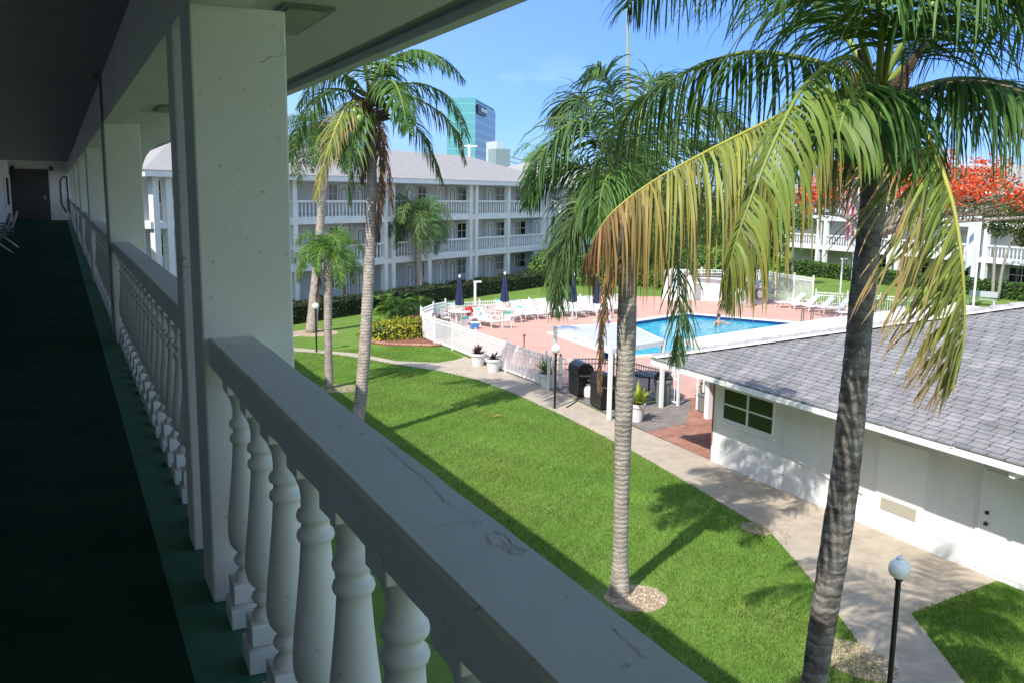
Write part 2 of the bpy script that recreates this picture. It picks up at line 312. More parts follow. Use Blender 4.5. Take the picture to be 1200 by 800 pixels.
# ------------------------------------------------------------------ grass blades on the near lawn
def inside(poly, P):
    x, y = P[:, 0], P[:, 1]; res = np.zeros(len(P), bool); n = len(poly)
    for i in range(n):
        x1, y1 = poly[i]; x2, y2 = poly[(i+1) % n]
        c_ = ((y1 > y) != (y2 > y)) & (x < (x2-x1)*(y-y1)/(y2-y1+1e-12)+x1); res ^= c_
    return res
def blades(name, P, h, w, cols, m, kind='stuff', lean=.5, z0=0, **props):
    n = len(P); a = RN.rand(n)*6.283; hh = h*(.6+.8*RN.rand(n)); b = RN.rand(n)*6.283; ln = hh*lean*RN.rand(n)
    base = np.c_[P, np.full(n, z0)]; dx = np.c_[np.cos(a), np.sin(a), np.zeros(n)]*(w*(.6+.8*RN.rand(n)))[:, None]
    tip = base+np.c_[np.cos(b)*ln, np.sin(b)*ln, hh]
    V = np.stack([base-dx, base+dx, tip], 1).reshape(-1, 3)
    me = bpy.data.meshes.new(name); me.vertices.add(3*n); me.vertices.foreach_set('co', V.astype(np.float32).ravel())
    me.loops.add(3*n); me.loops.foreach_set('vertex_index', np.arange(3*n, dtype=np.int32)); me.polygons.add(n)
    me.polygons.foreach_set('loop_start', np.arange(0, 3*n, 3, dtype=np.int32)); me.update(calc_edges=True)
    at = me.color_attributes.new('Col', 'FLOAT_COLOR', 'POINT'); C = np.ones((n, 3, 4), np.float32); C[:, :, :3] = cols[:, None, :]
    C[:, 2, :3] *= 1.15; at.data.foreach_set('color', C.ravel()); me.materials.append(m)
    o = bpy.data.objects.new(name, me); COL.objects.link(o); o['kind'] = kind
    for k, q in props.items(): o[k] = q
    return o
npts = 420000
# denser close to the camera
yy = 5.5+34*RN.rand(npts)**1.55; xx = 5.0+11*RN.rand(npts)
P = np.c_[xx, yy]; keep = ~inside(path_poly, P) & ((xx < 14.6) | (yy > 30)) & (xx < 15.4)
keep &= ((P[:, 0]-8.7)**2+(P[:, 1]-12.7)**2 > .5)
P = P[keep]+RN.randn(int(keep.sum()), 2)*.03
nz = np.sin(P[:, 0]*1.7+np.sin(P[:, 1]*.9)*2)*.5+np.sin(P[:, 1]*2.3+P[:, 0])*.3
colr = np.array([.14, .27, .042])*(.5+1.0*RN.rand(len(P), 1))*(1+.18*nz[:, None]); pt = np.sin(P[:, 0]*.8+1.3*np.sin(P[:, 1]*.45))*np.sin(P[:, 1]*.62+np.sin(P[:, 0]*1.1)*1.5); colr *= (1+.16*pt)[:, None]; colr[:, 0] *= 1+.22*np.clip(-pt, 0, 1); colr *= (1+.09*np.sin((P[:, 0]*.75+P[:, 1]*.35)*5.2+.6*np.sin(P[:, 1]*.7)))[:, None]; dry = RN.rand(len(P)) < .07+.16*np.clip(-pt-.3, 0, 1); colr[dry] = np.array([.23, .24, .07])
blades('lawn_grass', P, .065, .0055, colr, bladeM, lean=.9, label='mown green lawn of short blades between the balcony and the path')
Pv = np.c_[11.2+4.2*RN.rand(26000), 5.5+4.8*RN.rand(26000)]
vp = [(12.85, 9.95), (11.66, 8.05), (11.3, 5), (15.4, 5), (15.45, 10.25)]
Pv = Pv[inside(vp, Pv)]; cv = np.array([.15, .27, .05])*(.6+.7*RN.rand(len(Pv), 1)); blades('verge_grass', Pv, .07, .006, cv, bladeM, z0=.016, label='corner of lawn beside the white hut wall and path')
# gravel rings at palm feet
def gravel(name, c, r, label, n=500, ry=None):
    root = thing(name, label, 'gravel bed', (c[0], c[1], 0))
    ry = ry or r; pts = [(math.cos(a)*r*random.uniform(.95, 1.05), math.sin(a)*ry*random.uniform(.95, 1.05)) for a in np.linspace(0, 6.28, 26)[:-1]]
    b = MB(); b.prism(pts, -.02, .02); b.build('bed', gravel_m, root)
    s = MB(); cols = []
    for i in range(n):
        a = random.random()*6.283; q = math.sqrt(random.random()); x, y = math.cos(a)*q*r*.97, math.sin(a)*q*ry*.97; h = random.uniform(.012, .03)
        o = len(s.v); 
        vs = [Vector((random.gauss(0, 1), random.gauss(0, 1), random.gauss(0, 1))).normalized()*h for _ in range(4)]
        s.add([(x+v.x, y+v.y, .025+v.z*.6) for v in vs], [(0, 1, 2), (0, 2, 3), (0, 3, 1), (1, 3, 2)])
        c_ = random.choice([(.6, .48, .34), (.5, .38, .26), (.68, .6, .48), (.35, .25, .17), (.25, .2, .16)]); cols += [(*c_, 1)]*4
    s.c = cols; s.build('pebbles', leaf_mat('pebble', .8, 0, .2), root, kind='stuff')
    return root
gravel('gravel_bed', (8.8, 12.55), .56, 'round tan gravel bed round the palm beside the balcony shadow edge', 1500)
gravel('gravel_bed', (10.7, 9.3), .5, 'tan gravel patch at lawn edge left of the near globe lamp', 1400, .7)
gravel('gravel_bed', (13.1, 14.3), .3, 'small bare patch of reddish chips at lawn edge by the path', 300, .38)
gravel('gravel_bed', (8.75, 31.6), .75, 'pale ring at foot of the short bright palm on the left', 200)
gravel('gravel_bed', (11.2, 44.8), 1.2, 'pale ring under the far left palm trunk near the hedge', 200)

# ================================================================== FACADES
def build_baluster_mesh(simple):
    m = MB()
    if simple:
        m.lathe([(.05, 0), (.05, .1), (.035, .14), (.062, .28), (.05, .5), (.034, .64), (.05, .7), (.05, .8)], n=6)
    else:
        m.box(-.075, .075, -.075, .075, 0, .085); m.box(-.062, .062, -.062, .062, .085, .17)
    return m
sb = build_baluster_mesh(True); sb_me = sb.build('baluster', white); SB = sb_me.data; bpy.data.objects.remove(sb_me)
def balusters(parent, x0, x1, z, me, step, y=0, h=1):
    n = max(1, int(round((x1-x0)/step))); st = (x1-x0)/n
    for i in range(n):
        o = bpy.data.objects.new('baluster', me); COL.objects.link(o); o.parent = parent; o.location = (x0+st*(i+.5), y, z); o.scale = (1, 1, h)
def facade(name, label, P0, d, L, cols, feats, depth=11, roof_hip=(0, 4), back=1.7, zoff=0.0, arch=True, rail_floors=(1, 2), hipw=3.5, doorcol=None):
    rz = math.atan2(d[1], d[0]); root = thing(name, label, 'apartment building', (P0[0], P0[1], zoff), rz)
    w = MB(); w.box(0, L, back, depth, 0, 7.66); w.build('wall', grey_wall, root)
    fl = [0.0, 2.8, 5.5]
    for k in (1, 2):
        s = MB(); s.box(0, L, -.16, back-.003, fl[k]-.33, fl[k]); s.build('floor_slab', white, root)
    s = MB(); s.box(-.2, L+.2, -.5, back-.004, 0, .12); s.build('ground_slab', slab_m, root)
    # eave, fascia and roof
    ev = MB(); ev.box(-.6, L+.6, -.75, back+.2, 7.67, 7.97); ev.build('eave', white, root)
    r = MB(); ye, yb, yr, zr = -.8, depth+.6, depth/2, 10.1; h0, h1 = roof_hip
    r.add([(-.7, ye, 7.98), (L+.7, ye, 7.98), (L+.7, yb, 7.98), (-.7, yb, 7.98), (h0, yr, zr), (L-h1, yr, zr)], [(0, 1, 5, 4), (1, 2, 5), (2, 3, 4, 5), (3, 0, 4), (3, 2, 1, 0)])
    r.build('roof', shingle_m, root)
    cm = MB(); 
    for (x, wd, dbl) in cols:
        for xo in ((0, wd) if dbl else (0,)):
            c = MB(); c.box(x+xo-.17, x+xo+.17, -.2, .16, .1, 7.67); c.build('column', white, root)
    xs = sorted([(x-.17, (x+wd if dbl else x)+.17) for x, wd, dbl in cols])
    bays = []; prev = 0
    for a, b in xs:
        if a-prev > .6: bays.append((prev, a))
        prev = b
    if L-prev > .6: bays.append((prev, L))
    for k in rail_floors:
        for a, b in bays:
            rr = MB(); rr.box(a, b, -.1, .1, fl[k]+.93, fl[k]+1.05); rr.box(a, b, -.07, .07, fl[k]+.002, fl[k]+.1)
            ro = rr.build('railing', white, root); balusters(ro, a+.05, b-.05, fl[k]+.1, SB, .31, 0, 1.04)
    # doors and windows
    protoW = protoD = None
    for kind, a, b in feats:
        for k in (0, 1, 2):
            z = fl[k]+(.12 if k == 0 else .0)
            if kind == 'W':
                wd = b-a; f = MB()
                for (x0, x1, z0, z1) in ((a, a+.05, .85, 2.05), (b-.05, b, .85, 2.05), (a+.05, b-.05, 2.0, 2.05), (a+.05, b-.05, .85, .9), ((a+b)/2-.025, (a+b)/2+.025, .9, 2.0), (a+.05, b-.05, 1.43, 1.47)):
                    f.box(x0, x1, back-.06, back-.003, z+z0, z+z1)
                fo = f.build('window', white, root); p = MB(); p.box(a+.05, b-.05, back-.03, back-.005, z+.9, z+2.0); p.build('pane', glass_dark if random.random() < .62 else mat('blind_behind_glass', (.16, .165, .17), .25, alt=(.2, .2, .2), nscale=6), fo)
                if random.random() < .5: cu = MB(); hw_ = random.uniform(.2, .45)*(b-a); cu.box(a+.05, a+.05+hw_, back-.034, back-.0305, z+.9, z+2.0); cu.build('curtain', mat('pale_curtain', (.3, .28, .25), .8), fo)
            elif kind == 'D':
                f = MB(); f.box(a, b, back-.04, back-.003, z, z+2.05); fo = f.build('door', white if doorcol is None else doorcol, root)
                t = MB(); xm = (a+b)/2; hw = (b-a)*.28
                pts = [(xm-hw, back-.05, z+.25), (xm-hw, back-.05, z+1.6)]+[(xm+hw*math.cos(q), back-.05, z+1.6+hw*math.sin(q)) for q in np.linspace(math.pi, 0, 8)[1:-1]]+[(xm+hw, back-.05, z+1.6), (xm+hw, back-.05, z+.25), (xm-hw, back-.05, z+.25)]
                t.tube(pts, .022, 4); t.build('arched_trim', trim_dark, fo)
                hnd = MB(); hnd.lathe([(.0, -.03), (.03, -.02), (.03, .02), (0, .03)], (b-.1, back-.08, z+1), 6); hnd.build('handle', trim_dark, fo)
            elif kind == 'P':
                f = MB(); f.box(a, b, back-.05, back-.003, z+1.3, z+1.75); f.build('notice_board', mat('faded_red_sign', (.25, .1, .1), .6), root)
            elif kind == 'R':
                f = MB(); f.tube([(a, back-.06, z), (a, back-.06, z+2.6)], .03, 5); f.build('drainpipe', grey_wall, root)
    return root
dA = (.8575, .5145); pA = (4-.8575*.2, 47.4-.5145*.2)
def sA(x, y=237, back=1.7):      # length along A's back wall for a photo column
    rr = ray(x, y); p = Vector((pA[0]-.5145*back, pA[1]+.8575*back)); M = np.array([[rr.x, -dA[0]], [rr.y, -dA[1]]]); t, s = np.linalg.solve(M, np.array(p)); return float(s)
def sA0(x): return sA(x, back=0)
colsA = [(.35, .75, True), (sA0(343), .4, False), (sA0(449.5), .75, True), (sA0(501), 0, False), (sA0(550), .72, True), (sA0(594.5), 0, False), (sA0(637), .8, True)]
featA = [('P', sA(343), sA(348)), ('W', sA(384), sA(395)), ('D', sA(398), sA(407)), ('D', sA(417), sA(426)), ('W', sA(449), sA(459)), ('R', sA(409), 0), ('R', sA(427), 0), ('D', sA(475), sA(484)), ('W', sA(489), sA(499)), ('D', sA(512), sA(520)), ('D', sA(525), sA(534)), ('R', sA(522.5), 0), ('W', sA(535.5), sA(546)), ('W', sA(556), sA(560)), ('D', sA(570), sA(578)), ('R', sA(567), 0), ('W', sA(580), sA(592)), ('W', sA(603), sA(616)), ('R', sA(622), 0), ('D', sA(625), sA(633)), ('W', 1.4, 2.6), ('W', 4.5, 6), ('D', 6.6, 7.5)]
colsA = [c for c in colsA if not (c[0] > sA0(495) and c[0] < sA0(510))]
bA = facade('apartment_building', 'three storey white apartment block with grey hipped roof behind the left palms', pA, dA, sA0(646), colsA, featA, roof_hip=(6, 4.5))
xg = sA0(501); c = MB(); c.box(xg-.2, xg+.2, -.2, .16, .1, 2.47); c.build('column', white, bA)
s0 = sA0(646)+.75; pA2 = (pA[0]+dA[0]*s0-.5145*-1.5, pA[1]+dA[1]*s0+.8575*-1.5+3)
facade('apartment_building', 'farther apartment wing mostly hidden behind the feathery palm fronds', pA2, dA, 27, [(1, .7, True), (5.5, .5, False), (10, .7, True), (15, .5, False), (20, .7, True), (25, .5, False)],
       [('W', 2.5, 4.2), ('D', 6.5, 7.5), ('W', 8, 9.4), ('W', 12, 13.4), ('D', 16, 17), ('W', 18, 19.4), ('W', 22, 23.5)], roof_hip=(5, 5))
featB = [('W', 2.6, 4.4), ('D', 6.9, 7.9), ('D', 8.7, 9.7), ('W', 10.4, 12), ('W', 14.6, 16.2), ('D', 17, 18), ('W', 18.6, 20), ('D', 20.6, 21.4), ('W', 23.4, 25.6), ('D', 27, 28), ('W', 30, 32), ('W', 35, 37)]
facade('apartment_building', 'sunlit white apartment block on the right behind the red flowering tree', (64, 69), (0, -1), 46, [(.2, 0, False), (5.3, .85, True), (13.6, .85, True), (21.8, .85, True), (30, .85, True), (38, .85, True)], featB, roof_hip=(5, 5), back=1.9, zoff=-.2)

# ================================================================== OUR BALCONY WING
own = thing('apartment_building', 'near balcony wing with green floor, thick rail and turned balusters', 'apartment building', (0, 0, 0))
YN = -9.0; YF = 50.0
def ob(name, m, *boxes, parent=own, bevel=0, **pr):
    b = MB()
    for q in boxes: b.box(*q)
    return b.build(name, m, parent, bevel=bevel, **pr)
ob('carpet', carpet_m, (-2.05, .305, YN, YF, 5.492, 5.506))
ob('floor_slab', ledge_m, (-2.05, .86, YN, YF, 5.15, 5.5))
ob('floor_slab', white, (-2.05, .86, YN, 44, 2.47, 2.8)); ob('floor_slab', slab_m, (-2.05, .95, YN, 44, 0, .1))
ob('wall', white_wall, (-10, -2.05, YN, 44, 0, 8.29), (-10, -2.05, 44.0, YF+1, 5.0, 8.29))
ob('ceiling', ceil_paint, (-2.05, .45, YN, YF, 8.29, 8.4))
ob('beam', mat('beam_paint', (.82, .81, .79), .6, alt=(.75, .74, .72), nscale=1.5), (.45, .66, YN, YF, 7.75, 8.4))
ob('soffit', mat('soffit_paint', (.62, .64, .6), .6, alt=(.56, .58, .55), nscale=1), (.66, 1.93, YN, 44, 8.1, 8.16))
ob('drip_channel', mat('grey_channel', (.2, .21, .22), .5), (1.93, 2.1, YN, 44, 8.13, 8.17))
ob('fascia', mat('fascia_paint', (.6, .66, .6), .6, alt=(.53, .58, .53), nscale=1), (2.1, 2.2, YN, 44, 8.07, 8.2))
r = MB(); r.add([(2.24, YN, 8.2), (2.24, 44, 8.2), (-4, 44, 10.1), (-4, YN, 10.1), (-10.5, 44, 8.2), (-10.5, YN, 8.2)], [(0, 1, 2, 3), (3, 2, 4, 5), (0, 3, 5), (1, 4, 2), (5, 4, 1, 0)]); r.build('roof', shingle_m, own)
PER = 6.72; ky = [3.49+PER*i for i in range(-2, 8)]
for y in ky:
    ob('column', bal_paint, (.45, .79, y, y+.27, 5.5, 7.751), bevel=.008)
    ob('column', bal_paint, (.452, .788, y+.58, y+.78, 5.5, 7.751), bevel=.008)
    if y < 40:
        for zz0, zz1 in ((.1, 2.47), (2.8, 5.15)): ob('column', white, (.45, .79, y, y+.75, zz0, zz1))
def near_baluster():
    m = MB(); m.box(-.077, .077, -.077, .077, 0, .078); m.box(-.064, .064, -.064, .064, .09, .165)
    m.add([(-.077, -.077, .078), (.077, -.077, .078), (.077, .077, .078), (-.077, .077, .078), (-.064, -.064, .09), (.064, -.064, .09), (.064, .064, .09), (-.064, .064, .09)], [(0, 1, 5, 4), (1, 2, 6, 5), (2, 3, 7, 6), (3, 0, 4, 7)])
    prof = [(.05, .16), (.052, .175), (.047, .19), (.036, .2), (.034, .215), (.048, .228), (.052, .24), (.048, .252), (.037, .262), (.037, .272), (.05, .285), (.062, .305), (.068, .335), (.0685, .37), (.064, .43), (.055, .51), (.046, .6), (.041, .665), (.04, .69), (.047, .695), (.05, .706), (.047, .718), (.038, .724), (.037, .745), (.047, .75), (.05, .761), (.047, .773), (.037, .78), (.036, .81), (.04, .84), (.052, .872), (.058, .88)]
    m.lathe(prof, n=28); m.box(-.06, .06, -.06, .06, .88, .955)
    return m
nb = near_baluster().build('baluster', bal_paint, bevel=.005); NB = nb.data
NB.polygons.foreach_set('use_smooth', [len(p.vertices) == 4 and abs(p.normal.z) < .98 and p.area < .003 for p in NB.polygons])
bpy.data.objects.remove(nb)
bays = [(ky[i]+.78, ky[i+1]) for i in range(len(ky)-1)]
for bi, (a, b) in enumerate(bays):
    m = MB(); seg = 60 if bi in (0, 1, 2) else 2
    # moulded rail with slightly uneven edges
    ring = []
    for i in range(seg+1):
        y = a+(b-a)*i/seg; j = lambda s=.0015: random.gauss(0, s) if seg > 2 else 0
        ring.append([(.47+j(), y, 6.45+j()), (.47+j(), y, 6.542), (.478, y, 6.551+j(.0007)), (.632+j(.001), y, 6.551+j(.0007)), (.64+j(), y, 6.542), (.64+j(), y, 6.45)])
    o = 0; vs = [v for rg in ring for v in rg]; fs = []
    for i in range(seg):
        for k in range(6):
            k2 = (k+1) % 6; fs.append((i*6+k, i*6+k2, (i+1)*6+k2, (i+1)*6+k))
    fs += [tuple(range(6))[::-1], tuple(range(seg*6, seg*6+6))]
    m.add(vs, fs); ro = m.build('railing', bal_paint, own)
    y = b-.185 
    while y > a+.08:
        q = bpy.data.objects.new('baluster', NB); COL.objects.link(q); q.parent = ro; q.location = (.555, y, 5.5); q.rotation_euler = (0, 0, random.uniform(-.05, .05)); 
        bb = q.modifiers.new('bevel', 'BEVEL'); bb.width = .004; bb.segments = 2; bb.limit_method = 'ANGLE'; bb.angle_limit = 1.2
        y -= .348 if bi < 4 else .45
def crack(parent, pp, wd, z=6.5525, closed=False):
    P_ = []
    for (x0, y0), (x1, y1) in zip(pp, pp[1:]+([pp[0]] if closed else [])):
        for k in range(4): P_.append(G(x0+(x1-x0)*k/4+random.gauss(0, 1.0), y0+(y1-y0)*k/4+random.gauss(0, 1.0), z))
    P_.append(G(*(pp[0] if closed else pp[-1]), z)); v = []
    for i, p in enumerate(P_):
        t = (P_[min(i+1, len(P_)-1)]-P_[max(i-1, 0)]); t.z = 0; t.normalize(); q = Vector((-t.y, t.x, 0))*wd*random.uniform(.3, 1); v += [p+q, p-q]
    m = MB(); m.add(v, [(2*i, 2*i+1, 2*i+3, 2*i+2) for i in range(len(P_)-1)]); m.build('crack', mat('crack_dark', (.42, .42, .41), .9), parent)
rl = [o for o in own.children if o.name.startswith('railing')][1]
crack(rl, [(447, 518), (462, 530), (480, 548), (497, 560), (513, 578), (530, 592), (548, 602), (565, 613)], .0012)
crack(rl, [(571, 628), (580, 622), (592, 626), (600, 636), (613, 641), (619, 646), (606, 648), (598, 645), (588, 640), (576, 637)], .0016, closed=True)
crack(rl, [(588, 631), (597, 641), (608, 646)], .0012); crack(rl, [(500, 622), (530, 612), (560, 612)], .001); crack(rl, [(395, 497), (402, 499)], .004); crack(rl, [(720, 735), (745, 760), (760, 770)], .0012)
# conduit and box
m = MB(); m.tube([(.435, 10.05, 8.2), (.435, 10.05, 5.52)], .013, 8); co = m.build('conduit', mat('painted_conduit', (.2, .2, .19), .5), own)
m = MB(); m.cb((.41, 10.1, 8.2), (.08, .16, .1)); m.build('junction_box', mat('painted_conduit', (.1, .1, .1)), co)
# soffit lights
lgt = mat('light_lens', (.3, .29, .26), .4)
for y in (5.55, 12.3, 19, 25.7):
    f = MB(); f.box(1.15, 1.43, y-.45, y+.45, 8.08, 8.099); fo = f.build('ceiling_light', mat('grey_channel', (.2, .2, .2)), own)
    l = MB(); l.box(1.18, 1.4, y-.42, y+.42, 8.07, 8.081); l.build('lens', lgt, fo)
# arched portal further along the outer edge
m = MB(); y0, x0, x1 = 13.2, .86, 2.1
pts = [(x0, 5.5), (x0+.16, 5.5), (x0+.16, 7.3)]+[(x0+.16+.45-.45*math.cos(q), 7.3+.45*math.sin(q)) for q in np.linspace(0, 1.57, 7)[1:]]+[(x1, 7.75), (x1, 8.1), (x0, 8.1)]
for (u, v) in ((y0, y0+.2),):
    n_ = len(pts); o = len(m.v); m.v += [(p[0], u, p[1]) for p in pts]+[(p[0], v, p[1]) for p in pts]
    m.f.append(tuple(range(o, o+n_))); m.f.append(tuple(range(o+n_, o+2*n_))[::-1])
    for k in range(n_): k2 = (k+1) % n_; m.f.append((o+k, o+n_+k, o+n_+k2, o+k2))
m.build('stair_arch', white, own)
# end wall with grey door
ob('end_wall', white_wall, (-3.0, 1.0, YF, YF+.3, 5.4, 8.4))
ed = ob('door', mat('dark_grey_door', (.05, .05, .055), .5), (-2.03, -.38, YF-.06, YF-.003, 5.5, 7.95), bevel=0)
ob('handle', steel, (-.62, -.56, YF-.1, YF-.062, 6.5, 6.7), parent=ed)
m = MB(); oc = [(.12, 7.35), (.2, 7.55), (.35, 7.62), (.42, 7.62), (.42, 5.95), (.3, 5.95), (.16, 6.2), (.12, 6.35)]
m.tube([(x, YF-.03, z) for x, z in oc+[oc[0]]], .03, 5); m.build('wall_frame', trim_dark, own)
for x in (-.35, -2.0):
    f = MB(); f.lathe([(.05, -.12), (.1, -.08), (.1, .05), (.03, .1)], (x+.1, YF-.15, 8.0), 8); f.build('wall_lamp', trim_dark, own)
for y in (44.0, 48): ob('side_door', white_smooth, (-2.045, -1.99, y, y+1.0, 5.5, 7.6))
for y in (46.0,): ob('window', glass_dark, (-2.045, -2.0, y, y+1.2, 6.3, 7.5))

# ================================================================== HUT (pool house)
hut = thing('pool_house', 'low white building with grey tiled hip roof beside the path', 'building', (15.5, 0, 0))
def hb(name, m, *boxes, parent=hut, bevel=0):
    b = MB()
    for q in boxes: b.box(q[0]-15.5, q[1]-15.5, *q[2:])
    return b.build(name, m, parent, bevel=bevel)
hb('wall', white_wall, (15.5, 29, -6, 16.5, 0, 2.62), (15.5, 29, 16.5, 18.42, 0, 1.27), (15.5, 29, 16.5, 18.42, 2.14, 2.62), (15.5, 29, 18.42, 18.8, 0, 2.62), (15.9, 29, 16.5, 18.42, 1.27, 2.14))
hb('brick_wall', brickwall_m, (15.48, 29, 18.8, 18.84, 0, 2.62))
hb('skirting', mat('white_stucco2', (.74, .75, .76), .8, alt=(.66, .67, .68), nscale=2), (15.46, 15.4995, -6, 18.79, 0, .42), (15.455, 15.4995, 10.8, 10.86, .42, 2.5))
win = hb('window', white_smooth, (15.46, 15.56, 16.47, 16.53, 1.22, 2.17), (15.46, 15.56, 18.39, 18.45, 1.22, 2.17), (15.46, 15.56, 16.53, 18.39, 1.22, 1.3), (15.46, 15.56, 16.53, 18.39, 2.1, 2.17), (15.47, 15.55, 17.43, 17.49, 1.3, 2.1), (15.475, 15.545, 16.53, 17.43, 1.67, 1.71), (15.475, 15.545, 17.49, 18.39, 1.67, 1.71))
hb('pane', glass_dark, (15.5, 15.52, 16.53, 18.39, 1.3, 2.1), parent=win); hb('sill', white_smooth, (15.42, 15.5, 16.4, 18.5, 1.17, 1.215), parent=win)
d1 = hb('door', white_smooth, (15.462, 15.499, 12.05, 13.25, .425, 2.05)); hb('vent_grille', mat('tan_grille', (.4, .37, .3), .6), (15.45, 15.46, 12.2, 13.1, .52, .78), parent=d1)
for i in range(6): pass
d2 = hb('door', white_smooth, (15.45, 15.499, 9.75, 10.75, .12, 2.05), (15.44, 15.499, 10.75, 10.79, .12, 2.1), (15.44, 15.499, 9.71, 9.75, .12, 2.1)); hb('handle', black, (15.40, 15.45, 10.6, 10.66, 1.0, 1.06), (15.41, 15.45, 10.6, 10.66, 1.22, 1.28), parent=d2)
hb('drainpipe', white_smooth, (15.38, 15.46, 9.35, 9.45, 0, 1.9), (15.0, 15.46, 9.35, 9.45, 1.9, 2.0), (14.2, 15.0, 9.35, 9.45, 2.45, 2.58))
m = MB(); m.tube([(-.05, 16.1, .95), (-.06, 14.6, .78), (-.06, 13.6, .72)], .012, 5); m.build('cable', white, hut)
hb('security_light', black, (15.42, 15.5, 14.2, 14.5, 2.28, 2.33))
hb('soffit', white, (14.3, 15.498, -6, 19.7, 2.57, 2.6), (15.498, 29, 18.86, 19.7, 2.57, 2.6))
gt = hb('gutter', white_smooth, (14.12, 14.25, -6, 19.85, 2.585, 2.7)); 
for y in np.arange(-5, 19.8, 1.55): hb('bracket', white, (14.1, 14.27, y, y+.05, 2.7, 2.715), parent=gt)
hb('fascia', white_smooth, (14.25, 14.32, -6, 19.79, 2.56, 2.72), (14.32, 30, 19.7, 19.8, 2.56, 2.72))
r = MB(); ex, ny, sl, T = 14.18, 19.87, .3, 8.0; nc = 26
for i in range(nc):        # stepped tile courses
    t0, t1 = T*i/nc, T*(i+1)/nc; x0, x1 = ex+t0-.03, ex+t1; z0, z1 = 2.73+sl*t0+.03, 2.73+sl*t1
    y0, y1 = ny-t0+.03, ny-t1
    r.add([(x0-15.5, -6, z0), (x0-15.5, y0, z0), (x1-15.5, y1, z1), (x1-15.5, -6, z1), (x0-15.5, -6, z0-.035), (x0-15.5, y0, z0-.035)], [(0, 3, 2, 1), (4, 0, 1, 5)])
xr, zr = ex+T-15.5, 2.73+sl*T
r.add([(ex-15.5, ny, 2.73), (xr, ny-T, zr), (xr+T, ny, 2.73), (xr+T, -6, 2.73), (xr, -6, zr)], [(0, 1, 2), (1, 4, 3, 2)])
r.build('roof', tile_m, hut)
hp = MB(); cap = MB()
for i in range(28):
    t = T*i/28; t2 = T*(i+1.12)/28
    a = Vector((ex+t-15.5, ny-t, 2.76+sl*t+.05)); b_ = Vector((ex+t2-15.5, ny-t2, 2.76+sl*t2+.02))
    hp.tube([a, b_], [.075, .06], 8)
hp.build('hip_tiles', mat('grey_ridge_tile', (.22, .215, .23), .85, alt=(.33, .32, .33), nscale=5), hut)
m = MB(); m.add([(ex-.05-15.5, ny-.28, 2.795), (ex-.05-15.5, ny-.02, 2.8), (xr, ny-T, zr+.07), (xr, ny-T-.26, zr+.07)], [(0, 1, 2, 3)]); m.build('hip_mortar', roofwhite_m, hut)

# white flat-roofed lanai north of hut
fr = thing('flat_roof_shelter', 'white flat roof with post beyond the grey tiled hip', 'shelter', (17.4, 22.5, 0))
def LO(p, o): return (p[0]-o[0], p[1]-o[1])
pol = [LO(p, (17.4, 22.5)) for p in ((17.35, 22.55), (24.75, 24.45), (34.6, 26.25), (34.6, 19.9), (16.6, 19.9))]
m = MB(); m.prism(pol, 2.5, 2.62); m.build('roof_slab', roofwhite_m, fr)
m = MB(); m.prism([LO(p, (17.4, 22.5)) for p in ((17.3, 22.6), (24.75, 24.5), (34.62, 26.32), (34.62, 26.2), (24.75, 24.38), (17.35, 22.48))], 2.45, 2.66); m.build('edge_trim', white_smooth, fr)
for p in ((18.37, 22.55), (26, 24.3), (33, 25.5)):
    m = MB(); q = LO(p, (17.4, 22.5)); m.box(q[0]-.1, q[0]+.1, q[1]-.1, q[1]+.1, .02, 2.5); m.build('post', white_smooth, fr)
pp = G(803, 478); 
for dx in (.25, .5):
    m = MB(); q = LO((pp.x+dx, pp.y-.3), (17.4, 22.5)); m.tube([(q[0], q[1], .02), (q[0], q[1], 2.45)], .04, 8); m.build('pipe', white_smooth, fr)
# canopy over the grills
c0 = G(650, 383, 2.3); c1 = G(716, 409, 2.3); c2 = G(778.5, 399, 2.3); c3 = G(734, 378.5, 2.3)
cn = thing('canopy', 'flat pale canopy sheet on white posts above the grills', 'canopy', (c1.x, c1.y, 0))
pl = [(p.x-c1.x, p.y-c1.y) for p in (c0, c1, c2, c3)]
m = MB(); m.prism(pl, 2.24, 2.3); m.build('sheet', lav_m, cn)
m = MB()
for i in range(4):
    a, b_ = Vector((*pl[i], 2.23)), Vector((*pl[(i+1) % 4], 2.23)); dd = (b_-a).normalized()
    m.cb((a+b_)/2, ((b_-a).length+.08, .07, .17), math.atan2(dd.y, dd.x))
m.build('frame', white_smooth, cn)
for i, p in enumerate(pl):
    q = Vector(p)*.985; m = MB(); m.box(q.x-.055, q.x+.055, q.y-.055, q.y+.055, .02, 2.14); m.build('post', white_smooth, cn)
sg = G(747.5, 403, 2.2); m = MB(); o_ = (sg.x-c1.x, sg.y-c1.y)
m.tube([(o_[0]-.0, o_[1]-.12, 2.2), (o_[0]+.02, o_[1]-.15, 2.2)], .13, 12); s_ = m.build('sign_plate', white_smooth, cn)
m = MB(); m.tube([(o_[0]-.0, o_[1]-.151, 2.2), (o_[0]+.02, o_[1]-.17, 2.2)], .06, 10); m.build('emblem', mat('dark_red', (.15, .02, .02), .5), s_)

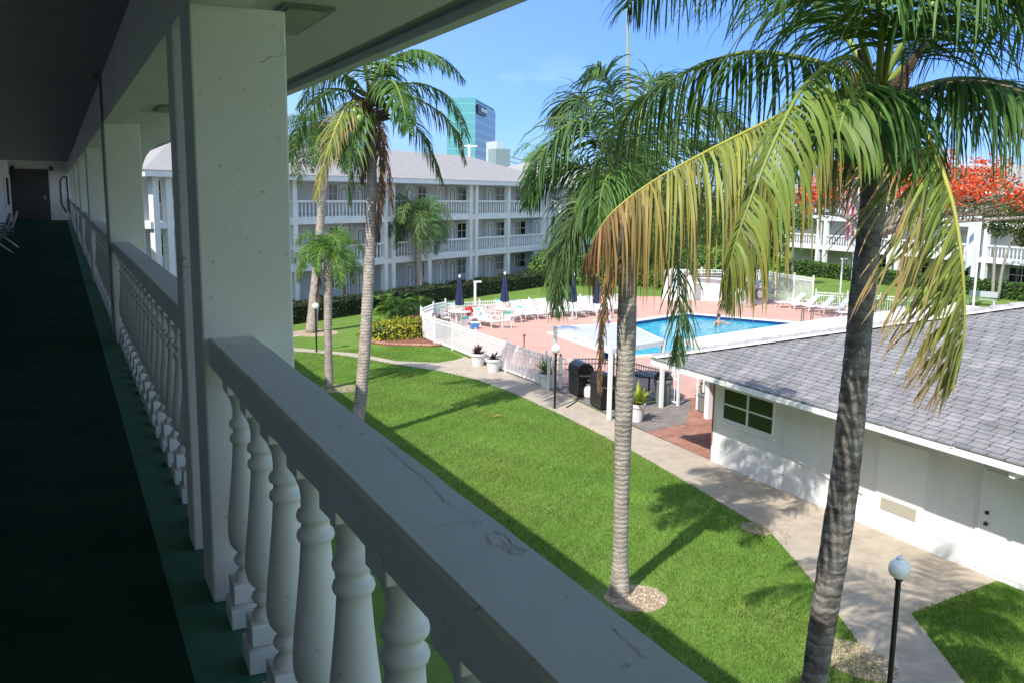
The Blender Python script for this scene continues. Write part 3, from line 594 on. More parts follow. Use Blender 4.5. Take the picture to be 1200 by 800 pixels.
# ================================================================== DISTANT
tw = thing('office_tower', 'tall teal glass office tower with banded side behind the left roof', 'tower')
D0 = 350
def flat(p): return Vector((p.x, p.y))
a = flat(PR(524, 200, 352)); b_ = flat(PR(557, 200, 350)); c_ = flat(PR(580, 200, 394)); d_ = a+(c_-b_)
tw.location = (b_.x, b_.y, 0); L2 = [(p.x-b_.x, p.y-b_.y) for p in (a, b_, c_, d_)]
HT = PR(557, 115, 350).z
def tower_mat(name, c1, c2, line, rows, tint):
    m = bpy.data.materials.new(name); m.use_nodes = True; b = m.node_tree.nodes['Principled BSDF']; tc = N(m, 'ShaderNodeTexCoord')
    sx = N(m, 'ShaderNodeSeparateXYZ'); Lk(m, tc.outputs['Object'], sx.inputs[0])
    md = N(m, 'ShaderNodeMath'); md.operation = 'FRACT'; mu = N(m, 'ShaderNodeMath'); mu.operation = 'MULTIPLY'; mu.inputs[1].default_value = rows; Lk(m, sx.outputs[2], mu.inputs[0]); Lk(m, mu.outputs[0], md.inputs[0])
    lt = N(m, 'ShaderNodeMath'); lt.operation = 'LESS_THAN'; lt.inputs[1].default_value = line; Lk(m, md.outputs[0], lt.inputs[0])
    mx = N(m, 'ShaderNodeMixRGB'); Lk(m, lt.outputs[0], mx.inputs[0]); mx.inputs[1].default_value = (*c1, 1); mx.inputs[2].default_value = (*c2, 1)
    Lk(m, mx.outputs[0], b.inputs['Base Color']); b.inputs['Roughness'].default_value = .25; b.inputs['Specular IOR Level'].default_value = .5
    return m
m = MB(); m.prism(L2, 0, HT-1.2); m.build('band_wall', tower_mat('tower_bands', (.09, .14, .2), (.2, .25, .31), .42, .3, 0), tw)
m = MB(); n_ = Vector((L2[1][0]-L2[0][0], L2[1][1]-L2[0][1])).normalized(); nn = Vector((n_.y, -n_.x))*.6
m.prism([L2[0], L2[1], (L2[1][0]+nn.x, L2[1][1]+nn.y), (L2[0][0]+nn.x, L2[0][1]+nn.y)], 0, HT); m.build('glass_wall', tower_mat('tower_teal', (.06, .24, .31), (.1, .31, .38), .1, .3, 0), tw)
m = MB(); m.prism(offset(L2, -.4), HT-1.2, HT-.2); m.build('parapet', mat('tower_cap', (.1, .2, .25), .5), tw)
m = MB(); u = Vector(L2[2])-Vector(L2[1]); un = u.normalized(); nr = Vector((un.y, -un.x))
p1 = Vector(L2[1])+un*1.5+nr*.4; p2 = Vector(L2[1])+un*20+nr*.4
sgn = MB(); sgn.prism([tuple(p1), tuple(p2), tuple(p2+nr*.3), tuple(p1+nr*.3)], HT-5.4, HT-2.0); so = sgn.build('sign_panel', mat('sign_navy', (.015, .02, .06), .4), tw)
lt_ = MB()
for i in range(7):
    q0 = p1+un*(5+i*1.9)+nr*.5; q1 = q0+un*1.2; lt_.prism([tuple(q0), tuple(q1), tuple(q1+nr*.1), tuple(q0+nr*.1)], HT-4.3, HT-3.0)
lt_.build('lettering', white_smooth, so)
nbk = thing('building', 'small white block beside the foot of the glass tower', 'building'); p = PR(582, 185, 300); nbk.location = (p.x, p.y, 0)
m = MB(); m.box(-1, 1.2, -2, 6, 0, PR(583, 166, 300).z); m.build('wall', mat('pale_blue_grey_wall', (.4, .45, .5), .6), nbk); m = MB(); m.box(-4, 1, -8, -2.1, 0, PR(583, 176, 300).z); m.build('annex', mat('blue_grey_wall', (.2, .25, .3), .6), nbk)
up_ = thing('utility_pole', 'white utility pole with crossarm rising behind the left roof', 'utility pole'); p = PR(550, 185, 110); up_.location = (p.x, p.y, 0); zt = PR(550, 170, 110).z
m = MB(); m.tube([(0, 0, 0), (0, 0, zt)], .17, 8); m.build('pole', white_wall, up_); m = MB(); q = Vector((RT.x, RT.y, 0))*.95; z_ = PR(550, 171.5, 110).z
m.tube([(-q.x, -q.y, z_), (q.x, q.y, z_)], .09, 6); m.build('crossarm', white_wall, up_)
m = MB(); a = PR(586, 181, 300); b_ = PR(700, 200, 300); m.tube([a+(b_-a)*t+Vector((0, 0, -4*t*(1-t))) for t in np.linspace(0, 1, 12)], .14, 4); m.build('power_line', trim_dark, label='thin power line sagging across the sky right of the tower', category='cable')
m = MB(); a = PR(586, 186, 302); b_ = PR(700, 207, 302); m.tube([a+(b_-a)*t+Vector((0, 0, -4*t*(1-t))) for t in np.linspace(0, 1, 12)], .14, 4); m.build('power_line', trim_dark, label='lower thin power line right of the glass tower', category='cable')
ms = thing('radio_mast', 'thin dark mast with small box standing on the distant skyline', 'mast'); p = PR(649, 190, 200); ms.location = (p.x, p.y, 0)
m = MB(); m.tube([(0, 0, 0), (0, 0, PR(649, 142, 200).z)], [.25, .12], 5); m.build('pole', trim_dark, ms); m = MB(); z_ = PR(655, 168, 200).z; m.box(0.3, 3.5, -1, 1, z_-1, z_+.4); m.build('platform', trim_dark, ms)

# ================================================================== PALMS
def lerpcol(stops, t):
    for (t0, c0), (t1, c1) in zip(stops, stops[1:]):
        if t <= t1: k = (t-t0)/(t1-t0+1e-9); return [c0[i]+(c1[i]-c0[i])*k for i in range(3)]
    return list(stops[-1][1])
GREEN = [(0, (.085, .165, .03)), (1, (.075, .155, .03))]; DARKG = [(0, (.045, .1, .02)), (1, (.055, .12, .025))]
YEL = [(0, (.22, .27, .04)), (.5, (.3, .28, .05)), (1, (.36, .2, .07))]; BROWN = [(0, (.2, .12, .07)), (1, (.24, .14, .09))]
BRIGHT = [(0, (.12, .24, .04)), (1, (.1, .22, .04))]; GREY = [(0, (.1, .165, .06)), (1, (.115, .185, .065))]
def catmull(pts, n):
    pts = [Vector(p) for p in pts]; P = [pts[0]*2-pts[1]]+pts+[pts[-1]*2-pts[-2]]; out = []
    m_ = len(pts)-1
    for i in range(n+1):
        u = i/n*m_; k = min(int(u), m_-1); t = u-k; a, b, c, d = P[k:k+4]
        out.append(.5*((2*b)+(c-a)*t+(2*a-5*b+4*c-d)*t*t+(3*b-3*c+d-a)*t**3))
    return out
def frond(root, pts, llen=.9, n=70, w=.022, cols=GREEN, tipcol=None, hang=.5, fwd=.5, plume=0, start=.15, stem=None, r0=.035, origin=None, segs=6, brk=.06, lift=.15, sides=(-1, 1), varcol=.25, twist=.25, tipdark=True, lenf=None, sidev=None):
    """a pinnate leaf: rachis tube + two rows (or a plume) of leaflets"""
    O = root.location; path = catmull([Vector(p)-O for p in pts], 28); m = MB(); L = len(path)-1
    m.tube(path[:-1], [r0*(1-.85*i/L) for i in range(L)], 6)
    V = []; F_ = []; C = []
    grav = Vector((0, 0, -1))
    w = w*.8; gap = random.random()*6
    for i in range(n):
        if math.sin(i*.55+gap)+math.sin(i*.23+gap*2) > 1.55: continue
        u = start+(1-start)*(i+random.random()*.9)/n; u = min(u, .995); k = u*L; k0 = int(k); f = k-k0
        p = path[k0].lerp(path[min(k0+1, L)], f); t = (path[min(k0+1, L)]-path[max(k0-1, 0)]).normalized()
        side = t.cross(Vector((0, 0, 1)))
        if side.length < .2: side = t.cross(Vector((RT.x, RT.y, .1)))
        side.normalize(); upv = side.cross(t)
        lf = lenf(u) if lenf else (math.sin(math.pi*min(1, max(0, .12+.86*u)))**.6)
        for sgn in sides:
            ph = random.uniform(-plume, plume)
            s_ = (side*sgn*math.cos(ph)+upv*math.sin(ph)).normalized() if sidev is None else (sidev[0 if sgn < 0 else 1]+Vector((random.gauss(0, .12),)*3)).normalized()
            ln = llen*lf*random.choice((random.uniform(.55, .9), random.uniform(.85, 1.1), random.uniform(.9, 1.15)))
            ff = fwd+.5*u*fwd+random.gauss(0, .13)
            d = (s_+t*ff+upv*(lift+random.gauss(0, .06))).normalized()
            q = p.copy(); wv = (t-d*t.dot(d)).normalized(); tw_ = random.gauss(0, twist); cr = d.cross(wv); wv = (wv*math.cos(tw_)+cr*math.sin(tw_)).normalized()
            hk = hang*random.uniform(.55, 1.35); base = len(V); bk = random.random() < brk; bseg = random.randint(1, segs-1)
            c0 = lerpcol(cols, u); vv = 1+random.uniform(-varcol, varcol); hue = random.uniform(-.12, .12)
            c0 = [c0[0]*vv*(1+hue), c0[1]*vv, c0[2]*vv*(1-hue)]
            for sgi in range(segs+1):
                tt = sgi/segs; ww = w*(.35+.65*math.sin(math.pi*min(1, tt*1.2+.12))) if tt < .999 else .002
                if tt > .7: ww = w*max(.06, (1-tt)/.3)*.9
                V += [q+wv*ww, q-wv*ww]; 
                cc = c0
                if tipcol is not None and tt > .45: kk = (tt-.45)/.55; cc = [c0[j]*(1-kk)+tipcol[j]*kk for j in range(3)]
                C += [(*cc, 1), (*[min(1, x*1.12) for x in cc], 1)]
                if sgi < segs: F_.append((base+2*sgi, base+2*sgi+1, base+2*sgi+3, base+2*sgi+2))
                d = (d+grav*(hk*(.5+tt)*1.6/segs)*(1 if not (bk and sgi == bseg) else 5)+Vector((random.gauss(0, .02), random.gauss(0, .02), 0))).normalized()
                q = q+d*(ln/segs); wv = (wv-d*wv.dot(d)).normalized()
    nv = len(m.v); mb = MB(); mb.v = [tuple(v) for v in V]; mb.f = F_; mb.c = C
    so = m.build('frond', stem or stem_m, root, smooth=True); mb.build('leaflets', leafM, so, smooth=True)
    return so
def trunk(root, pts, rs, m, name='trunk', n=14, rough=.02, rings=60):
    O = root.location; P_ = catmull([Vector(p)-O for p in pts], rings); R_ = []
    for i in range(rings+1):
        u = i/rings*(len(rs)-1); k = min(int(u), len(rs)-2); R_.append((rs[k]*(1-(u-k))+rs[k+1]*(u-k))*(1+random.uniform(-rough, rough)+(.018 if i % 2 else 0)))
    mb = MB(); mb.tube(P_, R_, n); return mb.build(name, m, root, smooth=True)
def auto_path(c, az, el, length, sag, n=8, endup=0):
    p = Vector(c); d = Vector((math.cos(az)*math.cos(el), math.sin(az)*math.cos(el), math.sin(el))); out = [p.copy()]
    for i in range(n):
        p = p+d*(length/n); out.append(p.copy()); d = (d+Vector((0, 0, -1))*(sag/n)*(1+i*.25)).normalized()
    return out
# ---- big coconut palm, right foreground
T0 = Vector((6.45, 6.25, 0)); Cc = PR(1028, 120, 8.2)
bp_ = thing('coconut_palm', 'large coconut palm nearest the camera with yellowing fronds over the hut roof', 'palm tree', T0)
trunk(bp_, [T0, (6.35, 6.05, 1.5), PR(960, 757, 8.6), PR(972, 680, 8.5), PR(990, 560, 8.4), PR(1003, 430, 8.25), PR(1012, 330, 8.2), PR(1024, 230, 8.2), PR(1028, 140, 8.2)], [.16, .13, .12, .125, .13, .12, .105, .1, .105, .115], trunk_dark, n=20, rough=.03, rings=90)
# fibrous crown base with old leaf boots
m = MB(); O = bp_.location; cc_ = Cc-O
for i in range(26):
    a = random.random()*6.283; z = random.uniform(-.55, .1); p = cc_+Vector((math.cos(a)*.11, math.sin(a)*.11, z)); q = p+Vector((math.cos(a)*random.uniform(.1, .28), math.sin(a)*random.uniform(.1, .28), random.uniform(.15, .4)))
    m.tube([p, p.lerp(q, .6)+Vector((0, 0, -.03)), q], [.05, .04, .015], 5)
for i in range(60):
    a = random.random()*6.283; p = cc_+Vector((math.cos(a)*.14, math.sin(a)*.14, random.uniform(-.5, .1))); m.tube([p, p+Vector((random.gauss(0, .12), random.gauss(0, .12), -random.uniform(.1, .5)))], [.012, .003], 4)
m.build('crown_base', fibre_m, bp_)
BF = [  # (pixel path with range), options
 dict(p=[(1028, 110, 8.1), (1010, 76, 7.6), (985, 68, 7.1), (945, 98, 6.6), (915, 150, 6.3), (885, 220, 6.1), (862, 285, 6.0), (850, 330, 6.0)], llen=.85, n=92, w=.017, fwd=.15, cols=[(0, (.1, .18, .03)), (.5, (.17, .24, .04)), (1, (.2, .23, .05))], tipcol=(.33, .24, .07), hang=5, stem=stem_m, r0=.024, lift=-.2),
 dict(p=[(1020, 112, 8.1), (975, 112, 7.9), (930, 128, 7.6), (880, 152, 7.4), (820, 182, 7.2), (760, 216, 7.05), (712, 255, 6.95), (684, 305, 6.95)], llen=1.15, n=185, w=.0135, fwd=.25, cols=[(0, (.14, .22, .03)), (.35, (.22, .28, .05)), (.62, (.26, .27, .06)), (.82, (.28, .18, .07)), (1, (.26, .12, .07))], tipcol=(.32, .21, .08), hang=4, stem=stem_y, r0=.024, varcol=.4, start=.08, lift=-.1),
 dict(p=[(1022, 105, 8.3), (985, 82, 8.5), (930, 66, 8.9), (870, 62, 9.2), (810, 82, 9.4), (760, 112, 9.6), (715, 160, 9.7), (688, 215, 9.7)], llen=1.2, n=120, w=.019, cols=[(0, (.035, .085, .015)), (1, (.08, .14, .025))], hang=3, r0=.03, start=.12),
 dict(p=[(1020, 95, 8.2), (990, 40, 8.4), (940, -10, 8.8), (880, -45, 9.2), (820, -50, 9.5), (770, -30, 9.8), (735, 10, 10)], llen=1.2, n=104, w=0.0172, cols=DARKG, hang=1.2, r0=.035),
 dict(p=[(1022, 90, 8.1), (1000, 20, 7.8), (960, -50, 7.5), (900, -95, 7.3), (840, -100, 7.2), (790, -60, 7.2)], llen=1.1, n=91, w=0.0187, cols=GREEN, hang=1.3, r0=.033),
 dict(p=[(1030, 90, 8.2), (1035, 10, 8.4), (1040, -70, 8.8), (1050, -120, 9.6), (1060, -110, 10.6)], llen=1.15, n=91, w=0.0187, cols=DARKG, hang=1.1, r0=.035),
 dict(p=[(1030, 95, 8.0), (1032, 30, 7.6), (1020, -30, 7.2), (990, -60, 6.6), (960, -50, 6.0)], llen=1.1, n=78, w=0.0203, cols=GREEN, hang=1.5, r0=.033),
 dict(p=[(1035, 95, 8.2), (1065, 40, 8.2), (1110, -10, 8.3), (1160, -30, 8.4), (1220, -20, 8.5), (1270, 30, 8.6)], llen=1.15, n=104, w=0.0187, cols=GREEN, hang=1.25, r0=.035),
 dict(p=[(1036, 100, 8.3), (1080, 60, 8.8), (1130, 30, 9.4), (1190, 20, 10), (1250, 40, 10.4)], llen=1.2, n=96, w=0.0172, cols=DARKG, hang=1.2, r0=.033),
 dict(p=[(1034, 96, 8.1), (1050, 30, 7.6), (1085, -20, 7.2), (1130, -45, 7.0), (1180, -40, 6.9)], llen=1.1, n=85, w=0.0187, cols=GREEN, hang=1.5, r0=.033),
 dict(p=[(1036, 122, 8.2), (1070, 112, 8.1), (1110, 100, 8.0), (1160, 98, 7.9), (1215, 118, 7.8), (1260, 165, 7.8)], llen=1.05, n=98, w=0.0179, cols=[(0, (.03, .08, .015)), (1, (.075, .15, .03))], hang=1.8, stem=stem_b, r0=.035, start=.2),
 dict(p=[(1036, 122, 8.3), (1085, 100, 8.9), (1130, 92, 9.5), (1180, 100, 10), (1230, 130, 10.4)], llen=1.1, n=78, w=0.0172, cols=DARKG, hang=1.4, r0=.033, start=.25),
 dict(p=[(1040, 135, 8.0), (1062, 138, 7.7), (1085, 158, 7.5), (1104, 200, 7.3), (1119, 250, 7.2), (1128, 315, 7.1), (1130, 390, 7.1), (1120, 450, 7.1)], llen=1.05, n=88, w=.0165, sidev=(-RT+fw*.5, -RT*.9-fw*.5-Vector((0, 0, .1))), cols=[(0, (.13, .22, .04)), (.3, (.16, .25, .045)), (.7, (.24, .27, .05)), (1, (.22, .25, .06))], tipcol=(.4, .24, .12), hang=.6, stem=stem_y, r0=.03, varcol=.45, fwd=.6, lift=.0, brk=.2, start=.06),
 dict(p=[(1030, 118, 8.0), (1020, 100, 7.5), (1005, 105, 7.0), (990, 130, 6.7), (980, 170, 6.6)], llen=.75, n=44, w=.022, cols=[(0, (.1, .19, .03)), (1, (.12, .2, .04))], hang=2.0, r0=.03),
 dict(p=[(1032, 118, 8.0), (1045, 105, 7.7), (1040, 110, 7.3), (1030, 140, 7.1), (1022, 180, 7.1)], llen=.7, n=36, w=.02, cols=DARKG, hang=2.0, r0=.03),
 dict(p=[(1030, 130, 8.4), (1050, 135, 9.0), (1065, 160, 9.4), (1075, 200, 9.6)], llen=.7, n=34, w=.02, cols=DARKG, hang=1.4, r0=.03),
 dict(p=[(1024, 125, 8.4), (1000, 120, 9.0), (975, 140, 9.4), (955, 185, 9.6)], llen=.8, n=40, w=.02, cols=DARKG, hang=1.6, r0=.03),
]
for fdef in BF:
    fdef = dict(fdef); p = fdef.pop('p'); frond(bp_, [PR(*q) for q in p], **fdef)
# ---- palm in front of the pool (feathery)
b2 = Vector((8.62, 12.8, 0)); q2 = thing('palm_tree', 'feathery palm with straight grey trunk in the round gravel bed', 'palm tree', b2)
top2 = PR(736, 300, 15.4)
trunk(q2, [b2, PR(727, 640, 15.5), PR(729, 560, 15.5), PR(731, 480, 15.4), PR(734, 400, 15.4), top2], [.19, .135, .135, .145, .16, .165, .14], trunk_grey, n=18, rings=110, rough=.012)
crown2 = PR(737, 255, 15.4)
m = MB(); m.tube([top2-b2, (top2+crown2)/2-b2, crown2-b2], [.15, .13, .08], 12); m.build('crownshaft', mat('green_crownshaft', (.12, .17, .06), .5, alt=(.2, .18, .1), nscale=5), q2, smooth=True)
P2 = [
 [(737, 265, 15.4), (730, 200, 15.2), (722, 140, 15.1), (712, 95, 15.0), (700, 80, 14.9)],
 [(737, 265, 15.4), (745, 190, 15.6), (752, 130, 15.8), (765, 95, 16.0), (785, 90, 16.2)],
 [(736, 262, 15.4), (715, 190, 15.2), (690, 145, 15.0), (660, 150, 14.8), (632, 185, 14.7), (618, 225, 14.7)],
 [(736, 265, 15.4), (700, 210, 15.5), (665, 190, 15.6), (636, 205, 15.7), (618, 240, 15.8)],
 [(736, 268, 15.3), (705, 235, 15.0), (680, 240, 14.8), (664, 280, 14.7), (655, 330, 14.7), (650, 362, 14.7)],
 [(738, 265, 15.4), (770, 200, 15.8), (805, 165, 16.2), (845, 180, 16.6), (870, 220, 16.8)],
 [(738, 268, 15.3), (765, 240, 15.0), (785, 260, 14.8), (795, 320, 14.7), (795, 385, 14.6), (790, 420, 14.6)],
 [(738, 266, 15.4), (790, 225, 15.8), (840, 230, 16.1), (868, 280, 16.2), (862, 335, 16.2), (852, 352, 16.2)],
 [(737, 266, 15.3), (725, 220, 14.7), (715, 205, 14.2), (705, 225, 13.8), (700, 270, 13.6)],
 [(737, 266, 15.5), (740, 200, 16.2), (742, 165, 16.9), (745, 170, 17.6), (748, 210, 18.1)],
 [(737, 268, 15.3), (750, 230, 14.8), (757, 225, 14.4), (762, 255, 14.1), (765, 310, 14.0)],
 [(737, 264, 15.4), (712, 170, 15.6), (690, 120, 15.9), (668, 115, 16.2), (650, 140, 16.4)],
 [(736, 266, 15.4), (702, 228, 15.6), (676, 236, 15.7), (662, 270, 15.7), (652, 310, 15.7), (645, 350, 15.7)],
 [(736, 268, 15.4), (712, 245, 15.9), (690, 250, 16.1), (672, 285, 16.2), (660, 330, 16.2)],
 [(738, 264, 15.4), (775, 170, 15.3), (815, 130, 15.2), (850, 135, 15.1), (880, 165, 15.1)]]
for i, pth in enumerate(P2):
    frond(q2, [PR(*q) for q in pth], llen=.9, n=155, w=.017, cols=random.choice([GREY, GREEN, GREY, [(0, (.08, .15, .04)), (1, (.1, .18, .06))]]), hang=1.4, plume=1.0, r0=.028, varcol=.35, segs=4, start=.1, fwd=.7)
frond(q2, [PR(733, 300, 15.3), PR(716, 320, 15.0), PR(707, 360, 14.9), PR(704, 410, 14.9), PR(703, 462, 14.9)], llen=.35, n=120, w=.018, cols=[(0, (.3, .18, .08)), (1, (.26, .17, .1))], hang=3.0, plume=1.2, r0=.035, stem=stem_b, varcol=.4, segs=3)
m = MB(); m.tube([crown2-b2, PR(736, 120, 15.4)-b2, PR(735, -40, 15.4)-b2], [.05, .035, .006], 6); m.build('spear_leaf', mat('spear_grey', (.3, .3, .2), .6), q2)
# ---- tall coconut palm left
b3 = Vector((7.1, 24.6, 0)); q3 = thing('coconut_palm', 'tall leaning coconut palm with green nuts left of the glass tower', 'palm tree', b3)
t3 = PR(434, 130, 26)
trunk(q3, [b3, PR(421, 480, 25.8), PR(428, 400, 25.9), PR(433, 300, 26), PR(436, 200, 26), t3], [.22, .185, .17, .15, .135, .14], trunk_pale, n=14, rings=110)
P3 = [
 [(434, 120, 26), (455, 80, 26), (485, 62, 26.2), (520, 70, 26.3), (545, 95, 26.4)],
 [(434, 122, 26), (465, 100, 25.7), (500, 100, 25.4), (530, 120, 25.2), (548, 165, 25)],
 [(434, 126, 26), (470, 112, 26.3), (505, 125, 26.5), (530, 150, 26.7), (545, 190, 26.8)],
 [(434, 130, 26), (460, 125, 26.4), (485, 145, 26.8), (505, 180, 27), (518, 215, 27.1)],
 [(434, 118, 26), (440, 70, 26.3), (452, 30, 26.7), (470, 5, 27), (500, 10, 27.3)],
 [(434, 118, 26), (425, 70, 25.7), (410, 45, 25.2), (385, 45, 24.8), (365, 65, 24.6)],
 [(434, 120, 26), (415, 95, 26), (395, 85, 26.1), (370, 95, 26.3), (350, 125, 26.5)],
 [(433, 126, 26), (412, 120, 25.6), (396, 145, 25.3), (380, 190, 25.1), (370, 235, 25)],
 [(433, 126, 26), (420, 130, 25.5), (414, 160, 25.2), (410, 200, 25.1), (408, 240, 25)],
 [(434, 118, 26), (445, 85, 25.4), (470, 65, 24.8), (500, 60, 24.3), (530, 85, 24)],
 [(434, 120, 26), (430, 80, 26.6), (420, 55, 27.4), (405, 60, 28.2), (390, 85, 28.8)],
 [(434, 124, 26), (450, 100, 25.2), (460, 95, 24.4), (470, 115, 23.8), (478, 155, 23.5)],
 [(434, 122, 26), (400, 105, 26.6), (375, 115, 27.2), (352, 145, 27.6), (340, 190, 27.9)]]
for i, pth in enumerate(P3):
    c_ = GREEN if i not in (7,) else [(0, (.16, .22, .04)), (1, (.24, .24, .05))]
    if i in (1, 4, 10): c_ = DARKG
    frond(q3, [PR(*q) for q in pth], llen=1.0, n=75, w=.028, cols=c_, tipcol=(.35, .22, .1) if i in (2, 7) else None, hang=1.2, r0=.045, segs=4, varcol=.3, stem=stem_y if i in (7,) else stem_m)
for pth in ([(436, 138, 26), (446, 150, 25.7), (455, 200, 25.6), (461, 250, 25.6)], [(440, 138, 26.1), (449, 170, 26), (447, 230, 26), (440, 290, 26)], [(437, 140, 25.9), (446, 185, 25.7), (444, 240, 25.7), (442, 275, 25.7)], [(433, 140, 25.9), (428, 180, 25.8), (424, 215, 25.8)]):
    frond(q3, [PR(*q) for q in pth], llen=.5, n=90, w=.022, cols=BROWN, hang=3, plume=1, r0=.05, stem=stem_b, segs=3, varcol=.4)
m = MB(); nut = MB()
for i in range(50):
    a = random.random()*6.283; p = t3-b3+Vector((math.cos(a)*.2, math.sin(a)*.2, random.uniform(-.25, .5))); q = p+Vector((math.cos(a)*.35, math.sin(a)*.35, random.uniform(0, .35))); m.tube([p, q], [.09, .03], 5)
m.build('crown_base', fibre_m, q3)
for i in range(11):
    p = PR(417+random.uniform(-6, 6), 138+random.uniform(-6, 8), 25.4+random.uniform(-.3, .3))-b3; nut.lathe([(.0, -.15), (.08, -.12), (.12, 0), (.09, .1), (.01, .15)], p, 8)
nut.build('coconuts', mat('green_coconut', (.16, .24, .05), .4), q3, smooth=True)
m = MB(); m.tube([t3-b3, PR(424, 118, 25.6)-b3, PR(419, 135, 25.4)-b3], [.05, .04, .03], 6); m.build('nut_stalk', mat('orange_stalk', (.4, .15, .03), .6), q3)
def auto_palm(name, label, base, top, radii, tm, nf, length, el, sag, llen, cols, plume=.8, w=.02, n=60, hang=.8, seed=0, segs=3, lean=None, cat='palm tree', avoid=None, r0=.03, group=None):
    random.seed(seed); base = Vector(base); top = Vector(top); root = thing(name, label, cat, base, group=group)
    mid = base.lerp(top, .5)+Vector((random.uniform(-.1, .1), random.uniform(-.1, .1), 0))
    trunk(root, [base, mid, top], radii, tm, n=10, rings=40)
    for i in range(nf):
        az = 6.283*i*.381966*1.0+random.uniform(-.2, .2); e = el[0]+(el[1]-el[0])*(i/nf)+random.uniform(-.12, .12)
        frond(root, auto_path(top, az, e, length*random.uniform(.85, 1.1), sag*random.uniform(.8, 1.2)), llen=llen, n=int(n*1.7), w=w*.62, cols=random.choice(cols), hang=hang, plume=plume, segs=segs, r0=r0, varcol=.35, start=.12)
    return root
a4 = auto_palm('palm_tree', 'short bright green palm with thin trunk left of the tall coconut palm', (8.43, 31.8, 0), PR(385, 297, 33), [.17, .14, .15, .17], trunk_pale, 19, 1.8, (.1, 1.35), 2.2, .5, [[(0, (.17, .3, .05)), (1, (.14, .27, .05))], BRIGHT, BRIGHT, [(0, (.16, .26, .05)), (1, (.14, .22, .05))]], plume=.9, w=.022, n=60, hang=.7, seed=4)
frond(a4, [PR(392, 305, 33), PR(400, 312, 32.8), PR(403, 330, 32.8), PR(406, 352, 32.8)], llen=.4, n=60, w=.02, cols=BROWN, hang=3, plume=1, stem=stem_b, segs=3)
frond(a4, [PR(378, 305, 33), PR(374, 315, 32.9), PR(373, 335, 32.9), PR(370, 355, 32.9)], llen=.4, n=50, w=.02, cols=BROWN, hang=3, plume=1, stem=stem_b, segs=3)
auto_palm('palm_tree', 'feathery palm standing behind the tall coconut palm at the far left', (11.07, 45, 0), PR(383, 165, 46), [.3, .22, .2, .22], trunk_pale, 21, 3.2, (.0, 1.35), 2.2, .85, [GREY, GREEN], plume=1, w=.035, n=60, hang=.8, seed=5)
auto_palm('palm_tree', 'thin palm in front of the middle of the long balcony block', (21.5, 57.2, 0), PR(487, 255, 60.9), [.28, .22, .2, .2], trunk_pale, 26, 3.5, (-.1, 1.3), 2.3, 1.0, [[(0, (.07, .15, .05)), (1, (.09, .19, .06))], GREY], plume=1.1, w=.035, n=60, hang=.9, seed=6)
auto_palm('palm_tree', 'distant bright palm rising over the roof right of the tower', (*PR(636, 200, 100)[:2], 0), PR(640, 188, 100), [.4, .3, .3, .3], trunk_pale, 11, 5.0, (.3, 1.3), 2.2, 1.1, [BRIGHT, [(0, (.14, .26, .08)), (1, (.12, .22, .07))]], plume=.9, w=.06, n=40, hang=.8, seed=7)
auto_palm('palm_tree', 'palm with dark trunk and pale rachis behind the pool right of the feathery palm', (*PR(880, 320, 60)[:2], 0), PR(882, 262, 60), [.25, .2, .18, .18], trunk_pale, 13, 3.0, (.1, 1.2), 2.1, .7, [GREEN, BRIGHT], plume=1, w=.035, n=40, hang=.8, seed=8)
for i, (x, y, lab) in enumerate(((470, 372, 'low arching palm shrub behind the yellow bed, left one'), (492, 366, 'low arching palm shrub behind the yellow bed, right one'), (455, 368, 'small spiky palm shrub at left end of the yellow bed'))):
    p = G(x, y); auto_palm('palm_shrub', lab, p, p+Vector((0, 0, .35)), [.08, .07, .06], bark_m, 13, 1.7, (.2, 1.3), 1.8, .42, [GREEN, BRIGHT], plume=.2, w=.028, n=34, hang=.5, seed=20+i, cat='shrub')

# ================================================================== SHRUBS / HEDGES / TREES
def leaf_cloud(mb_v, mb_f, mb_c, P, size, cols, nrm=None, asp=1.0, pnt=False):
    n = len(P); a = RN.randn(n, 3); a /= np.linalg.norm(a, axis=1)[:, None]
    if nrm is not None: a = a*.8+nrm; a /= np.linalg.norm(a, axis=1)[:, None]
    t = np.cross(a, RN.randn(n, 3)); t /= np.linalg.norm(t, axis=1)[:, None]; b = np.cross(a, t)
    s = (size*(.6+.8*RN.rand(n)))[:, None]; V = np.stack([P-t*s, P-b*s*asp*.5, P+t*s, P+b*s*asp*.5], 1)
    o = len(mb_v); mb_v += [tuple(q) for q in V.reshape(-1, 3)]; mb_f += [(o+4*i, o+4*i+1, o+4*i+2, o+4*i+3) for i in range(n)]
    mb_c += [(*c, 1) for c in np.repeat(cols, 4, axis=0)]
def pick(cols, n, var=.3):
    c = np.array(cols)[RN.randint(0, len(cols), n)]; return c*(1-var+2*var*RN.rand(n, 1))
